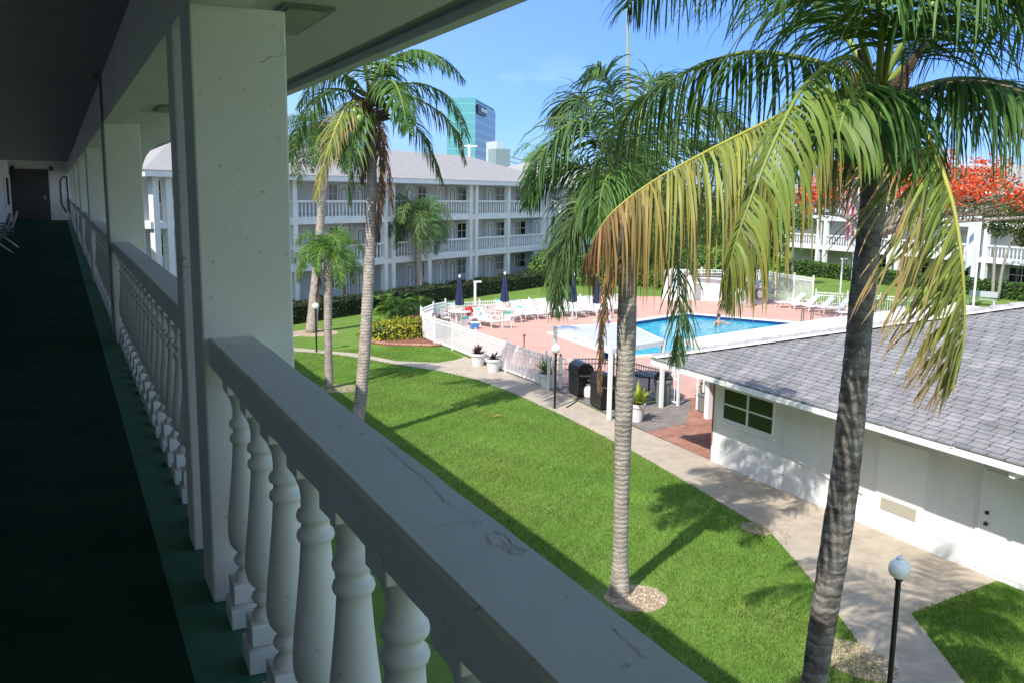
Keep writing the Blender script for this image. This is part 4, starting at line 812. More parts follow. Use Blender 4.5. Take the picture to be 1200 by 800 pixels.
def hedge(name, label, pts, width, h, cols, dens=90, size=.07, core=(.012, .025, .01), cat='hedge', wob=.08, group=None):
    root = thing(name, label, cat, (pts[0][0], pts[0][1], 0), group=group); O = Vector((pts[0][0], pts[0][1])); cm = MB(); V, F_, C = [], [], []
    for a, b in zip(pts, pts[1:]):
        a, b = Vector(a)-O, Vector(b)-O; L = (b-a).length; d = (b-a)/L; nn = Vector((-d.y, d.x)); ang = math.atan2(d.y, d.x); mid = (a+b)/2
        cm.cb((mid.x, mid.y, h*.45), (L, width*.86, h*.9), ang)
        per = L*(2*h+width); n = int(per*dens); u = RN.rand(n)*L; q = RN.rand(n)*(2*h+width)
        off = np.where(q < h, -width/2, np.where(q < h+width, q-h-width/2, width/2)); z = np.where(q < h, q, np.where(q < h+width, h, 2*h+width-q))
        wv = 1+wob*(np.sin(u*2.3+a.x)+np.sin(u*5.1)*.5); z = z*wv+RN.randn(n)*.03; off = off*wv+RN.randn(n)*.04
        P = np.c_[a.x+d.x*u+nn.x*off, a.y+d.y*u+nn.y*off, np.maximum(z, .02)]
        leaf_cloud(V, F_, C, P, size, pick(cols, n), asp=1.1)
    m = MB(); m.v, m.f, m.c = V, F_, C; m.build('foliage', leafR, root); cm.build('branches', mat('hedge_core', core, .95), root)
    return root
def along(s, n): return (pA[0]+dA[0]*s+.5145*n, pA[1]+dA[1]*s-.8575*n)
hedge('hedge', 'long dark clipped hedge at the foot of the left apartment block', [along(1, 2.2), along(12, 2.2), along(22, 2.4), along(32, 2.4), along(40, 2.6), along(47, 2.8)], 1.5, 1.0, [(.025, .05, .015), (.04, .075, .02), (.05, .05, .02)], 60, .09)
hedge('hedge', 'light green clipped hedge in front of the right apartment block', [(61.5, 69), (61.5, 62), (61.5, 55), (61.5, 47), (61.5, 36)], 1.4, 1.15, [(.07, .14, .025), (.1, .19, .03), (.05, .1, .02)], 70, .11)
def bush(name, label, c, r, cols, n=900, size=.09, cat='shrub', asp=1, group=None, rz=0):
    root = thing(name, label, cat, (c[0], c[1], 0), rz, group=group)
    a = RN.randn(n, 3); a /= np.linalg.norm(a, axis=1)[:, None]; a[:, 2] = np.abs(a[:, 2]); q = (.7+.33*RN.rand(n))[:, None]
    wv = (1+.12*np.sin(a[:, 0]*7+a[:, 1]*5))[:, None]; P = a*q*wv*np.array(r)
    V, F_, C = [], [], []; leaf_cloud(V, F_, C, P, size, pick(cols, n), nrm=a*.6, asp=asp); m = MB(); m.v, m.f, m.c = V, F_, C; m.build('foliage', leafR, root)
    k = MB(); k.lathe([(.5*r[0], 0), (.72*r[0], r[2]*.25), (.6*r[0], r[2]*.6), (.1*r[0], r[2]*.78)], n=10); o = k.build('branches', mat('hedge_core', (.012, .025, .01)), root); o.scale = (1, r[1]/r[0], 1)
    return root
bed = px((436, 403), (460, 404), (518, 405), (523, 397), (500, 384), (470, 380), (445, 384), (432, 394))
sheet('flower_bed_soil', bed, .02, mat('red_mulch', (.2, .08, .05), .95, bump=1, bscale=40))
m = MB(); fe = px((434, 401), (445, 404), (462, 405.5), (485, 406), (505, 406.5), (519, 405.5)); m.tube([(p[0], p[1], .07) for p in fe], .09, 6); m.build('brick_edging', brickred_m, label='low curved brick edging in front of the yellow bed', category='edging')
yel = [(.35, .36, .03), (.26, .3, .03), (.42, .36, .03), (.12, .17, .03)]; pur = [(.09, .05, .03), (.14, .08, .03), (.05, .06, .02), (.2, .1, .03)]
for i, (x, y, lab, cc, r) in enumerate(((450, 396, 'golden croton mound at the left end of the bed', yel, (1.25, 1.1, .85)), (468, 394, 'golden croton mound in the middle of the bed', yel, (1.3, 1.2, .9)), (488, 393, 'golden croton mound beside the dark one', yel, (1.2, 1.1, .85)), (508, 394, 'dark red and olive shrub by the white fence corner', pur, (1.15, 1.2, .95)), (497, 384, 'rust coloured shrub at back of the yellow bed', pur, (1.3, 1, .75)))):
    p = G(x, y); bush('croton_shrub', lab, (p.x, p.y), r, cc, 1500, .075)
for i, (x, y, lab, r, cc) in enumerate(((810, 334, 'large bright green shrub mass behind the pump house, left part', (3.4, 2.5, 3.2), BRIGHT), (850, 332, 'tall green shrub behind the pump house, middle', (3.2, 2.5, 3.5), BRIGHT), (890, 330, 'rounded yellow green shrub at right end of the pump house', (2.6, 2.2, 2.6), BRIGHT), (775, 332, 'dark leafy shrub behind the feathery palm by the pump house', (3, 2.4, 3), GREEN), (655, 332, 'leafy green clump before the block behind the drooping palm frond', (2.8, 2.2, 2.9), GREEN), (700, 334, 'dense green bush at the back lawn left of the pump house', (3.2, 2.2, 2.6), GREEN))):
    p = PR(x, y, 73 if x < 800 else 71); bush('shrub', lab, (p.x, p.y), r, [c[1] for c in cc]+[(.16, .26, .04)], 3200, .16)
p = PR(818, 318, 68); bush('flowering_shrub', 'orange flowering bush behind the pump house', (p.x, p.y), (1.6, 1.3, 1.9), [(.5, .12, .02), (.1, .16, .03), (.07, .12, .02), (.45, .16, .04)], 1500, .1)
p = G(832, 462); bush('shrub', 'variegated shrub behind the grey storage box', (20.3, 24.2), (.9, .8, 1.3), [(.04, .08, .02), (.12, .18, .05), (.03, .05, .015)], 2200, .06)
def tree(name, label, base, limbs, clumps, cols, size, n, cat='tree', bark=bark_m, extra=None):
    base = Vector(base); root = thing(name, label, cat, base); m = MB()
    for pts, r0, r1 in limbs:
        pp = catmull([Vector(p)-base for p in pts], 10); m.tube(pp, [r0+(r1-r0)*i/10 for i in range(11)], 7)
    m.build('trunk', bark, root, smooth=True); V, F_, C = [], [], []
    for (c, r) in clumps:
        k = int(n*(r[0]*r[1]*r[2])**.5); a = RN.randn(k, 3); a /= np.linalg.norm(a, axis=1)[:, None]; q = (RN.rand(k)**.45)[:, None]; P = a*q*np.array(r)+np.array(Vector(c)-base)
        leaf_cloud(V, F_, C, P, size, pick(cols, k, .4), asp=.9)
    mm = MB(); mm.v, mm.f, mm.c = V, F_, C; mm.build('crown', leafR, root)
    if extra: extra(root, base)
    return root
# royal poinciana
pb = PR(1022, 325, 55); pb.z = 0; R0 = 55
random.seed(3); limbs = [([pb, PR(1022, 300, R0), PR(1015, 275, R0)], .35, .26)]; tips = []
for (x, y, rr) in ((950, 235, 53), (975, 215, 57), (1000, 205, 52), (1040, 200, 58), (1075, 205, 53), (1110, 212, 57), (1150, 222, 53), (1190, 235, 56), (1215, 240, 54), (990, 232, 58), (1060, 225, 51), (1130, 235, 52), (1095, 195, 55), (1165, 205, 56)):
    mx_ = (1015+x)/2; e = PR(x, y+8, rr); limbs.append(([PR(1016, 280, R0), PR(1016+(mx_-1016)*.7, 258+random.uniform(-6, 6), (R0+rr)/2), PR(x, y+14, rr), e], .17, .03)); tips.append((x, y, rr))
    for k in range(3): q = PR(x+random.uniform(-25, 25), y-4+random.uniform(-8, 8), rr+random.uniform(-2, 2)); limbs.append(([PR(mx_, 252, (R0+rr)/2), e.lerp(q, .6)+Vector((0, 0, .2)), q], .06, .015))
gc = [(PR(x, y+8, rr), (2.0, 2.0, .7)) for x, y, rr in tips]
def flowers(root, base):
    V, F_, C = [], [], []
    for x, y, rr in tips:
        for k in range(14):
            c = PR(x+random.uniform(-22, 22), y-5+random.uniform(-12, 12), rr+random.uniform(-2.5, 2.5))-base; kk = 42
            P = np.array(c)+RN.randn(kk, 3)*np.array([.42, .42, .2]); leaf_cloud(V, F_, C, P, .1, pick([(.58, .055, .015), (.62, .09, .02), (.48, .04, .015), (.55, .16, .06)], kk, .2))
    m = MB(); m.v, m.f, m.c = V, F_, C; m.build('blossom', leafR, root)
tree('poinciana_tree', 'spreading tree covered in orange red blossom before the right block', pb, limbs, gc, [(.08, .12, .03), (.06, .1, .03), (.12, .13, .05)], .1, 190, extra=flowers)
# small twin-trunk trees
p = G(925, 336); p2 = PR(925, 262, math.hypot(p.x, p.y)); Rr = math.hypot(p.x, p.y)
tree('tree', 'slim twin-stemmed palm-like tree by the left end of the right block', p, [([p, PR(921, 300, Rr), PR(915, 275, Rr), PR(912, 262, Rr)], .12, .06), ([p+Vector((.3, 0, 0)), PR(929, 300, Rr), PR(930, 265, Rr)], .12, .05)], [(PR(912, 256, Rr), (1.4, 1.4, .9)), (PR(932, 252, Rr), (1.5, 1.3, 1)), (PR(900, 262, Rr), (1, 1, .7)), (PR(944, 262, Rr), (1, .8, .6))], [(.05, .11, .02), (.09, .17, .03)], .13, 500)
p = G(1163, 352); Rr = math.hypot(p.x, p.y)
tree('tree', 'twin-stemmed small tree in front of the right block near the flagpole', p, [([p, PR(1165, 310, Rr), PR(1166, 275, Rr), PR(1158, 255, Rr)], .13, .06), ([p+Vector((.3, -.2, 0)), PR(1176, 310, Rr), PR(1190, 272, Rr), PR(1196, 262, Rr)], .13, .05)], [(PR(1158, 256, Rr), (1.3, 1.2, .9)), (PR(1180, 250, Rr), (1.5, 1.3, .9)), (PR(1196, 262, Rr), (1.4, 1.2, 1)), (PR(1170, 270, Rr), (.8, .8, .6)), (PR(1205, 278, Rr), (1, 1, .8))], [(.03, .06, .015), (.06, .11, .02), (.1, .1, .03)], .12, 480)
for i, (x, R_, h, r, lab) in enumerate(((822, 84, 6.6, 3.2, 'leafy tree left of three at the gap between the far wings'), (846, 80, 7.2, 3.4, 'tall dense tree in the gap between the far wings'), (868, 78, 6.4, 3.0, 'rounded tree behind the palm in the gap between the wings'), (892, 76, 6.9, 3.2, 'dark green tree nearest the left end of the right block'), (806, 90, 7.0, 3.2, 'tree at the right end of the far wing'))):
    p = PR(x, 300, R_); b_ = Vector((p.x, p.y, 0)); random.seed(40+i)
    tree('tree', lab, b_, [([b_, b_+Vector((.1, 0, h*.5)), b_+Vector((0, .1, h*.8))], .22, .08)], [(b_+Vector((random.uniform(-1, 1)*r*.5, random.uniform(-1, 1)*r*.5, h*random.uniform(.35, .85))), (r*.62, r*.62, r*.5)) for k in range(8)], [[(.06, .12, .025), (.1, .17, .03), (.04, .08, .02)], [(.09, .17, .03), (.05, .1, .02)]][i % 2], .17, 260)
# background treeline: separate crowns beyond the roofs
for i, (x, y, R_, r, h) in enumerate(((905, 232, 130, 8, 8.5), (880, 236, 125, 7, 8), (935, 228, 140, 8, 9), (760, 234, 140, 8, 8))):
    p = PR(x, 300, R_); b_ = Vector((p.x, p.y, 0)); tree('tree', ['green tree beyond the roofs just right of the feathery palm', 'low round tree beyond the far wing', 'tree crown beyond the end of the right block', 'tree crown behind the far wing and the feathery palm'][i], b_, [([b_, b_+Vector((0, 0, h*.6))], .4, .2)], [(b_+Vector((random.uniform(-3, 3), random.uniform(-3, 3), h*.75)), (r*.7, r*.7, h*.3)) for k in range(4)], [(.04, .08, .02), (.06, .11, .03)], .35, 90)

# ================================================================== STREET FURNITURE
def lamp(label, p, h, r=.15, lean=(0, 0), group='globe lamps along the path'):
    root = thing('street_lamp', label, 'lamp', (p[0], p[1], 0), group=group); m = MB(); top = (lean[0], lean[1], h-.3)
    m.tube([(0, 0, 0), top], .038, 10); m.tube([(0, 0, 0), (0, 0, .03)], .08, 10); m.tube([(top[0], top[1], top[2]-.03), (top[0], top[1], top[2]+.02)], .06, 10); m.build('pole', black, root)
    g = MB(); prof = [(.05, -.13)]+[(r*math.sin(a), -r*math.cos(a)) for a in np.linspace(.5, math.pi-.35, 12)]+[(.05, r*.98), (.055, r*1.03), (.05, r*1.15), (.035, r*1.25), (.005, r*1.3)]
    g.lathe(prof, (lean[0], lean[1], h-.3+.14), 20); gm = MATS.get('globe_glass')
    if not gm:
        gm = mat('globe_glass', (.85, .85, .83), .25)
        gm.node_tree.nodes['Principled BSDF'].inputs['Subsurface Weight'].default_value = .3; gm.node_tree.nodes['Principled BSDF'].inputs['Subsurface Radius'].default_value = (.05, .05, .05)
    g.build('globe', gm, root, smooth=True); return root
q = G(1048, 662, 2.0); lamp('black post with white globe nearest the camera by the concrete path', (10.28, 8.3), 2.13)
lamp('black post with white globe standing before the grills', G(650, 478), 2.18)
lamp('black post with white globe at far left on the lawn', G(371, 412), 2.2)
def slim_light(label, x, y, top, r=.05):
    p = G(x, y); R_ = math.hypot(p.x, p.y); h = PR(x, top, R_).z; root = thing('light_pole', label, 'lamp', (p.x, p.y, 0)); m = MB(); m.tube([(0, 0, 0), (0, 0, h)], r, 8); m.build('pole', white_smooth, root)
    m = MB(); m.cb((.14, 0, h+.03), (.42, .16, .08)); m.build('lamp_head', white_smooth, root); return root
slim_light('thin white light pole beside the first navy umbrella', 556.5, 380, 331, .07)
slim_light('thin pale light pole on the back lawn right of the loungers', 983, 366, 304, .05)
def flagpole(label, x, y, top, flag, col, R_=None):
    p = G(x, y); R_ = math.hypot(p.x, p.y); h = PR(x+6, top, R_).z; root = thing('flagpole', label, 'flagpole', (p.x, p.y, 0)); m = MB(); m.tube([(0, 0, 0), (0, 0, h)], [.08, .04], 10); m.build('pole', white_smooth, root)
    m = MB(); m.lathe([(0, -.09), (.08, 0), (0, .09)], (0, 0, h+.08), 8); m.build('finial', white_smooth, root)
    return root, h
fp, h = flagpole('white flagpole with a limp white flag before the right block', 1140, 363, 243, 0, 0)
def limp_flag(root, h, L, H, cols, dx=1, name='flag'):
    m = MB(); nU, nV = 10, 22; V, F_, C = [], [], []
    for j in range(nV+1):
        v = j/nV
        for i in range(nU+1):
            u = i/nU; x = u*L*(.35+.2*v)*(1-.25*v); z = h-.1-v*H-u*L*.55*(1-v*.2); y = .12*math.sin(u*9+v*2)*u+.05*math.sin(v*7)
            V.append(((-RT.x*x*dx)+fw.x*y, (-RT.y*x*dx)+fw.y*y, z)); C.append((*cols(u, v), 1))
    for j in range(nV):
        for i in range(nU): a = j*(nU+1)+i; F_.append((a, a+1, a+nU+2, a+nU+1))
    m.v, m.f, m.c = V, F_, C; return m.build(name, leaf_mat('cloth', .8, .3, .1), root, smooth=True)
limp_flag(fp, h, 2.2, 3.2, lambda u, v: (.12, .2, .35) if (.3 < v < .5 and .45 < u < .75) else (.75, .76, .78))
fp2, h2 = flagpole('tall flagpole with striped red and white flag beside the big palm trunk', 995, 378, 190, 0, 0)
limp_flag(fp2, h2*.86, 1.6, 2.6, lambda u, v: (.05, .08, .25) if (v < .4 and u < .4) else ((.5, .05, .07) if int(u*6+v*2) % 2 else (.7, .7, .7)))
# pool fence: picket runs
def fence(label, pts, h=1.15, step=.13, m_=None, pw=.022, gate=None):
    m_ = m_ or white_smooth; root = thing('picket_fence', label, 'fence', (pts[0][0], pts[0][1], 0)); O = Vector(pts[0]); rails = MB(); pk = MB()
    for a, b in zip(pts, pts[1:]):
        a, b = Vector(a)-O, Vector(b)-O; L = (b-a).length; d = (b-a)/L; ang = math.atan2(d.y, d.x); mid = (a+b)/2
        for z in (.12, h-.22): rails.cb((mid.x, mid.y, z), (L, .035, .04), ang)
        rails.cb((mid.x, mid.y, h-.05), (L, .035, .035), ang)
        k = int(L/step)
        for i in range(k): q = a+d*(i+.5)*L/k; pk.cb((q.x, q.y, h/2+.03), (pw, pw, h-.06), ang)
        np_ = max(1, int(round(L/2.3)))
        for i in range(np_+1): q = a+d*i*L/np_; pm = MB(); pm.cb((q.x, q.y, h/2+.05), (.07, .07, h+.1), ang); pm.lathe([(.05, 0), (.05, .03), (.005, .07)], (q.x, q.y, h+.1), 4); pm.build('post', m_, root)
    rails.build('rails', m_, root); pk.build('pickets', m_, root); return root
def fz(x, y, z=1.15): p = G(x, y, z); return (p.x, p.y)
near_run = [(15.8, 28.8), (15.7, 32.0), (15.7, 35), (15.72, 37.6), (15.6, 39.5), (15.68, 41.2), (16.2, 42.9), fz(508, 358.5), fz(522, 355.5)]
fence('white picket pool fence curving past the potted plants and yellow bed', near_run, h=1.25, step=.115, pw=.028)
fence('white picket pool fence along the back lawn behind the loungers', [near_run[-1], fz(562, 352.7), fz(620, 350.5), fz(680, 347), fz(738, 344)])
fence('white picket fence behind the grills under the canopy', [fz(643, 421, 1.15), fz(657, 419), fz(719, 418.5), fz(796, 437)], step=.12)
g2 = G(900, 354); fence('tall white picket screen beside the pump house', [(g2.x-4.5, g2.y+4.9), (g2.x+.8, g2.y+1.9), (G(951, 362).x, G(951, 362).y)], h=2.0, step=.12)
fence('pale picket fence behind the right hand loungers', [(G(951, 362).x+.3, G(951, 362).y), (46.9, 38.5), (44.5, 28)], h=1.1, step=.14)
# gate post pair
# pump house
ph0, ph1 = G(776, 352), G(898, 358)
dph = Vector((ph1.x-ph0.x, ph1.y-ph0.y)); Lph = dph.length; ang = math.atan2(dph.y, dph.x)
ph = thing('pump_house', 'low white pump enclosure with grille, fan and pipes behind the pool', 'pump house', (ph0.x, ph0.y, 0), ang)
lav = mat('lavender_white_wall', (.62, .6, .68), .7, alt=(.55, .53, .62), nscale=1)
m = MB(); m.box(Lph*.6, Lph, 0, 2.2, 0, 1.35); m.build('wall', lav, ph); m = MB(); m.box(Lph*.6-.1, Lph+.1, -.1, 2.3, 1.35, 1.45); m.build('cap', mat('grey_cap', (.3, .3, .33), .6), ph)
m = MB(); m.box(0, Lph*.2, 0, 2.2, 0, 2.0); m.build('wall', white_wall, ph); m = MB(); m.box(Lph*.22, Lph*.58, .8, 2.2, 0, 1.6); m.build('wall', white_wall, ph)
m = MB(); m.box(Lph*.05, Lph*.13, -.03, -.003, .9, 1.8); m.build('window', mat('blue_grey_pane', (.3, .35, .45), .3), ph)
m = MB(); m.box(Lph*.3, Lph*.36, .7, .797, .1, 1.2); m.build('door', mat('grey_mesh', (.25, .25, .27), .6), ph)
m = MB(); m.box(Lph*.8, Lph*.88, -.05, -.003, .55, 1.0); gr = m.build('grille', white_smooth, ph); m = MB()
for k in range(3): m.box(Lph*.81, Lph*.87, -.06, -.051, .62+k*.13, .68+k*.13)
m.build('slot', trim_dark, gr)
m = MB(); cx_ = Lph*.94; m.tube([(cx_, -.05, .75), (cx_, -.3, .75)], .42, 16); fo = m.build('fan_housing', mat('dark_grey_metal', (.08, .08, .09), .5), ph); m = MB(); m.tube([(cx_, -.301, .75), (cx_, -.32, .75)], .25, 12); m.build('fan_hub', mat('mid_grey', (.25, .25, .27), .5), fo)
m = MB(); m.tube([(Lph*.3, .5, 1.75), (Lph*.72, .4, 1.75)], .1, 8); m.tube([(Lph*.7, .4, 1.75), (Lph*.76, .4, 1.75)], .25, 10); m.build('pipe', mat('dark_grey_metal', (.08, .08, .09)), ph)
m = MB(); m.tube([(Lph*.66, -.15, .9), (Lph*.66, -.05, .9)], .18, 8); m.build('meter', mat('dark_grey_metal', (.08, .08, .09)), ph)
# ladder rails
for i, (x, y) in enumerate(((941, 382), (952, 381))):
    p = G(x, y); m = MB(); m.tube([(0, 0, 0), (0, 0, .8), (-.12, -.1, .95), (-.35, -.25, .95), (-.5, -.35, .75), (-.55, -.4, 0)], .03, 8); m.build('pool_ladder_rail', mat('bronze_steel', (.3, .2, .18), .3, metal=.8), loc=(p.x, p.y, .03), label=['left curved metal handrail at pool edge by the loungers', 'right curved metal handrail at pool edge by the loungers'][i], category='handrail')
# pots
def agave(root, r, n, cols, h, zb, wid=.05, curl=.5):
    V, F_, C = [], [], []
    for i in range(n):
        a = 6.283*i/n*1.618*3+random.uniform(-.2, .2); e = random.uniform(.35, 1.4); d = Vector((math.cos(a)*math.cos(e), math.sin(a)*math.cos(e), math.sin(e))); p = Vector((0, 0, zb)); s_ = Vector((-math.sin(a), math.cos(a), 0)); L = h*random.uniform(.75, 1.1); c = random.choice(cols); b0 = len(V)
        for k in range(6):
            t = k/5; w = wid*math.sin(math.pi*min(1, .25+t*.75))*1.1; V += [p+s_*w, p-s_*w]; C += [(*c, 1)]*2
            if k < 5: F_.append((b0+2*k, b0+2*k+1, b0+2*k+3, b0+2*k+2))
            p = p+d*(L/5); d = (d+Vector((0, 0, -curl/5))).normalized()
    m = MB(); m.v, m.f, m.c = [tuple(v) for v in V], F_, C; m.build('plant', leafM, root)
def pot(label, p, r, h, cols, ph_, n, wid, curl=.5, z=.02):
    root = thing('potted_plant', label, 'potted plant', (p[0], p[1], z)); m = MB(); m.lathe([(r*.68, 0), (r*.95, h*.8), (r*1.08, h*.82), (r*1.08, h), (r*.93, h), (r*.88, h*.93)], n=18); m.build('pot', pot_m, root)
    s = MB(); s.lathe([(r*.8, h*.9), (r*.8, h*.94)], n=12); s.build('soil', soil, root); agave(root, r, n, cols, ph_, h*.9, wid, curl); return root
pot('white pot with dark red plant, left of the pair by the fence', G(560, 428), .33, .52, [(.12, .04, .035), (.07, .05, .03), (.16, .07, .05)], .45, 34, .05, z=.014)
pot('white pot with small dark plant, right of the pair by the fence', G(578, 435), .31, .52, [(.09, .04, .035), (.05, .05, .03)], .38, 24, .045, z=.014)
pot('white pot with tall yellow green leaves left of the globe lamp', G(641, 454), .33, .55, [(.25, .33, .05), (.16, .25, .04)], .85, 44, .035, .3, z=.014)
pot('white pot with bright yellow green sword leaves right of the grey trunk', G(746, 494), .26, .58, [(.4, .45, .06), (.25, .36, .05), (.5, .48, .08)], .75, 46, .045, .4, z=.03)
# grills
def grill(label, p, rz):
    root = thing('grill', label, 'grill', (p[0], p[1], .03), rz)
    m = MB(); m.box(-.42, .42, -.28, .28, .06, .78); m.build('cabinet', black, root, bevel=.015)
    m = MB(); pr = [(-.3, .8), (-.31, .95), (-.26, 1.1), (-.12, 1.2), (.12, 1.2), (.27, 1.1), (.31, .95), (.3, .8)]; n_ = len(pr)
    m.v += [(-.43, a, b) for a, b in pr]+[(.43, a, b) for a, b in pr]; m.f += [tuple(range(n_)), tuple(range(n_, 2*n_))[::-1]]+[(k, n_+k, n_+(k+1) % n_, (k+1) % n_) for k in range(n_)]; m.build('lid', mat('black_enamel', (.015, .015, .018), .25), root, bevel=.01)
    m = MB(); m.box(-.72, -.43, -.26, .26, .8, .84); m.build('side_shelf', steel, root); m = MB(); m.box(.43, .72, -.26, .26, .8, .84); m.build('side_shelf', steel, root)
    m = MB(); m.box(-.43, .43, -.36, -.29, .68, .8); cp = m.build('control_panel', steel, root)
    for k in range(4):
        kn = MB(); kn.tube([(-.3+.2*k, -.36, .74), (-.3+.2*k, -.39, .74)], .03, 8); kn.build('knob', black, cp)
    m = MB(); m.tube([(-.33, -.33, 1.0), (-.33, -.37, 1.0), (.33, -.37, 1.0), (.33, -.33, 1.0)], .014, 6); m.build('handle', steel, root)
    m = MB(); [m.cb((x, y, .03), (.06, .04, .06)) for x in (-.36, .36) for y in (-.22, .22)]; m.build('wheels', black, root)
grill('black gas grill nearer the globe lamp', G(680, 463), math.radians(-96)+math.pi)
grill('black gas grill beside the white canopy post', G(706, 478), math.radians(-96)+math.pi)
p = G(689, 466); pt = thing('gas_bottle', 'small white gas bottle between the two grills', 'gas bottle', (p.x, p.y, .03)); m = MB(); m.lathe([(.1, 0), (.14, .03), (.15, .3), (.1, .4), (.03, .42), (.03, .48)], n=14); m.build('tank', white_smooth, pt); m = MB(); m.lathe([(.08, .44), (.09, .5), (.085, .5), (.075, .44)], n=10); m.build('collar', white_smooth, pt)
# trash bin with bag
p = G(776, 474); tb = thing('trash_bin', 'grey green bin with dark lid by the fence beyond the patio', 'trash bin', (p.x, p.y, .03)); m = MB(); m.lathe([(.22, 0), (.3, .75), (.33, .78), (.33, .85), (.28, .9)], n=12); m.build('bin', bag_m, tb); m = MB(); m.lathe([(.3, .88), (.33, .95), (.2, 1.1), (.05, 1.14)], n=12); m.build('lid', trim_dark, tb)
p = G(836, 484); dbx = thing('storage_box', 'grey resin storage box behind the corner of the pool house', 'storage box', (p.x+.2, p.y+.2, .03), .25); m = MB(); m.box(-.5, .5, -.32, .32, 0, .52); m.build('body', resin, dbx, bevel=.02); m = MB(); m.box(-.53, .53, -.35, .35, .522, .6); m.build('lid', resin, dbx, bevel=.02); m = MB(); m.box(-.25, .25, -.335, -.321, .38, .44); m.build('slot', trim_dark, dbx)
# umbrellas
def umbrella(label, p, h=2.45, col=navy, stand=True):
    root = thing('umbrella', label, 'umbrella', (p[0], p[1], .03), group='closed navy pool umbrellas'); m = MB(); m.tube([(0, 0, 0), (0, 0, h)], .025, 8); m.build('pole', white_smooth, root)
    m = MB(); n_ = 16; prof = [(.03, h-.02), (.1, h-.25), (.14, h-.6), (.18, h-1.0), (.23, h-1.45), (.17, h-1.5)]; o = 0
    for (r, z) in prof:
        for k in range(n_): a = 6.283*k/n_; rr = r*(1.12 if k % 2 else .8); m.v.append((rr*math.cos(a), rr*math.sin(a), z))
    for i in range(len(prof)-1):
        for k in range(n_): k2 = (k+1) % n_; m.f.append((i*n_+k, (i+1)*n_+k, (i+1)*n_+k2, i*n_+k2))
    m.f.append(tuple(range(n_))); m.build('canopy', col, root)
    m = MB(); m.lathe([(.02, 0), (.06, .03), (.06, .12), (.01, .16)], (0, 0, h), 8); m.build('finial', white_smooth, root); m = MB(); m.lathe([(.3, 0), (.3, .05), (.06, .1), (.05, .3)], n=12); m.build('base', slab_m, root); return root
umbrella('closed navy umbrella over the leftmost white table', G(538.5, 381), 2.55); umbrella('closed navy umbrella over the second white table', G(591, 377), 2.6)
umbrella('closed navy umbrella half hidden behind the drooping green frond', G(671, 375), 2.5); umbrella('closed navy umbrella behind the yellow brown frond tips', G(699, 377), 2.5)
umbrella('closed blue umbrella behind the fence by the canopy post', G(712, 446), 2.3, mat('royal_blue_canvas', (.03, .06, .3), .8))
def table(label, p):
    root = thing('table', label, 'table', (p[0], p[1], .03)); m = MB(); m.lathe([(.6, .7), (.62, .715), (.62, .735), (.6, .745)], n=22); m.build('table_top', white_smooth, root)
    for k in range(4): a = .785+k*1.5708; m = MB(); m.tube([(.5*math.cos(a), .5*math.sin(a), 0), (.35*math.cos(a), .35*math.sin(a), .7)], .022, 6); m.build('leg', white_smooth, root)
    return root
def chair0():
    root = thing('patio_chair', 'x', 'chair'); m = MB(); m.cb((0, 0, .42), (.48, .46, .025)); m.build('seat', sling, root); m = MB(); m.cb((0, .27, .68), (.48, .025, .5), rx=-.25); b = m.build('backrest', sling, root); m = MB(); m.cb((0, .318, .86), (.485, .03, .13), rx=-.25); m.build('top_band', teal, b)
    for s_ in (-1, 1):
        for y, dy in ((-.22, -.04), (.22, .08)): m = MB(); m.tube([(s_*.25, y+dy, 0), (s_*.25, y, .42)], .015, 6); m.build('leg', white_smooth, root)
        m = MB(); m.tube([(s_*.25, -.22, .42), (s_*.27, -.22, .64), (s_*.27, .05, .66), (s_*.25, .3, .62), (s_*.25, .36, .95)], .015, 6); m.build('armrest', white_smooth, root)
    return root
def lounger0():
    root = thing('sun_lounger', 'x', 'sun lounger'); m = MB(); m.cb((0, -.35, .36), (.6, 1.25, .02)); m.build('seat', sling, root); m = MB(); m.cb((0, .55, .62), (.6, .02, .8), rx=-.75); b = m.build('backrest', sling, root); m = MB(); m.cb((0, .78, .86), (.605, .026, .2), rx=-.75); m.build('top_band', teal, b)
    for s_ in (-1, 1):
        m = MB(); m.tube([(s_*.31, -1, .34), (s_*.31, .3, .34), (s_*.31, .85, .93)], .018, 6); m.build('side_rail', white_smooth, root)
        for y in (-.8, .2): m = MB(); m.tube([(s_*.3, y-.08, 0), (s_*.31, y, .34)], .018, 6); m.build('leg', white_smooth, root)
        m = MB(); m.tube([(s_*.31, -.1, .34), (s_*.33, -.05, .55), (s_*.33, .35, .56), (s_*.31, .45, .5)], .015, 6); m.build('armrest', white_smooth, root)
    return root
table('round white table under the leftmost closed umbrella', G(538.5, 381)); table('round white table under the second closed umbrella', G(591, 377))
ch = chair0(); first = True
GC = 'white patio chairs round the tables'
for (x, y, rz, lab) in ((522, 382, 1.4, 'white patio chair left of the leftmost table'), (541, 392, 3.3, 'white patio chair in front of the leftmost table'), (553, 382, -1.4, 'white patio chair with red towel right of the leftmost table'), (534, 374, .4, 'white patio chair behind the leftmost table with teal band'), (578, 379, 1.5, 'white patio chair left of the second table'), (592, 385, 3.0, 'white patio chair in front of the second table'), (603, 379, -1.4, 'white patio chair right of the second table'), (588, 370, .2, 'white patio chair behind the second table')):
    o = ch if first else copy_tree(ch); first = False; p = G(x, y); place(o, (p.x, p.y, .03), rz, lab, GC)
lo = lounger0(); first = True; GL = 'white sun loungers facing the pool'
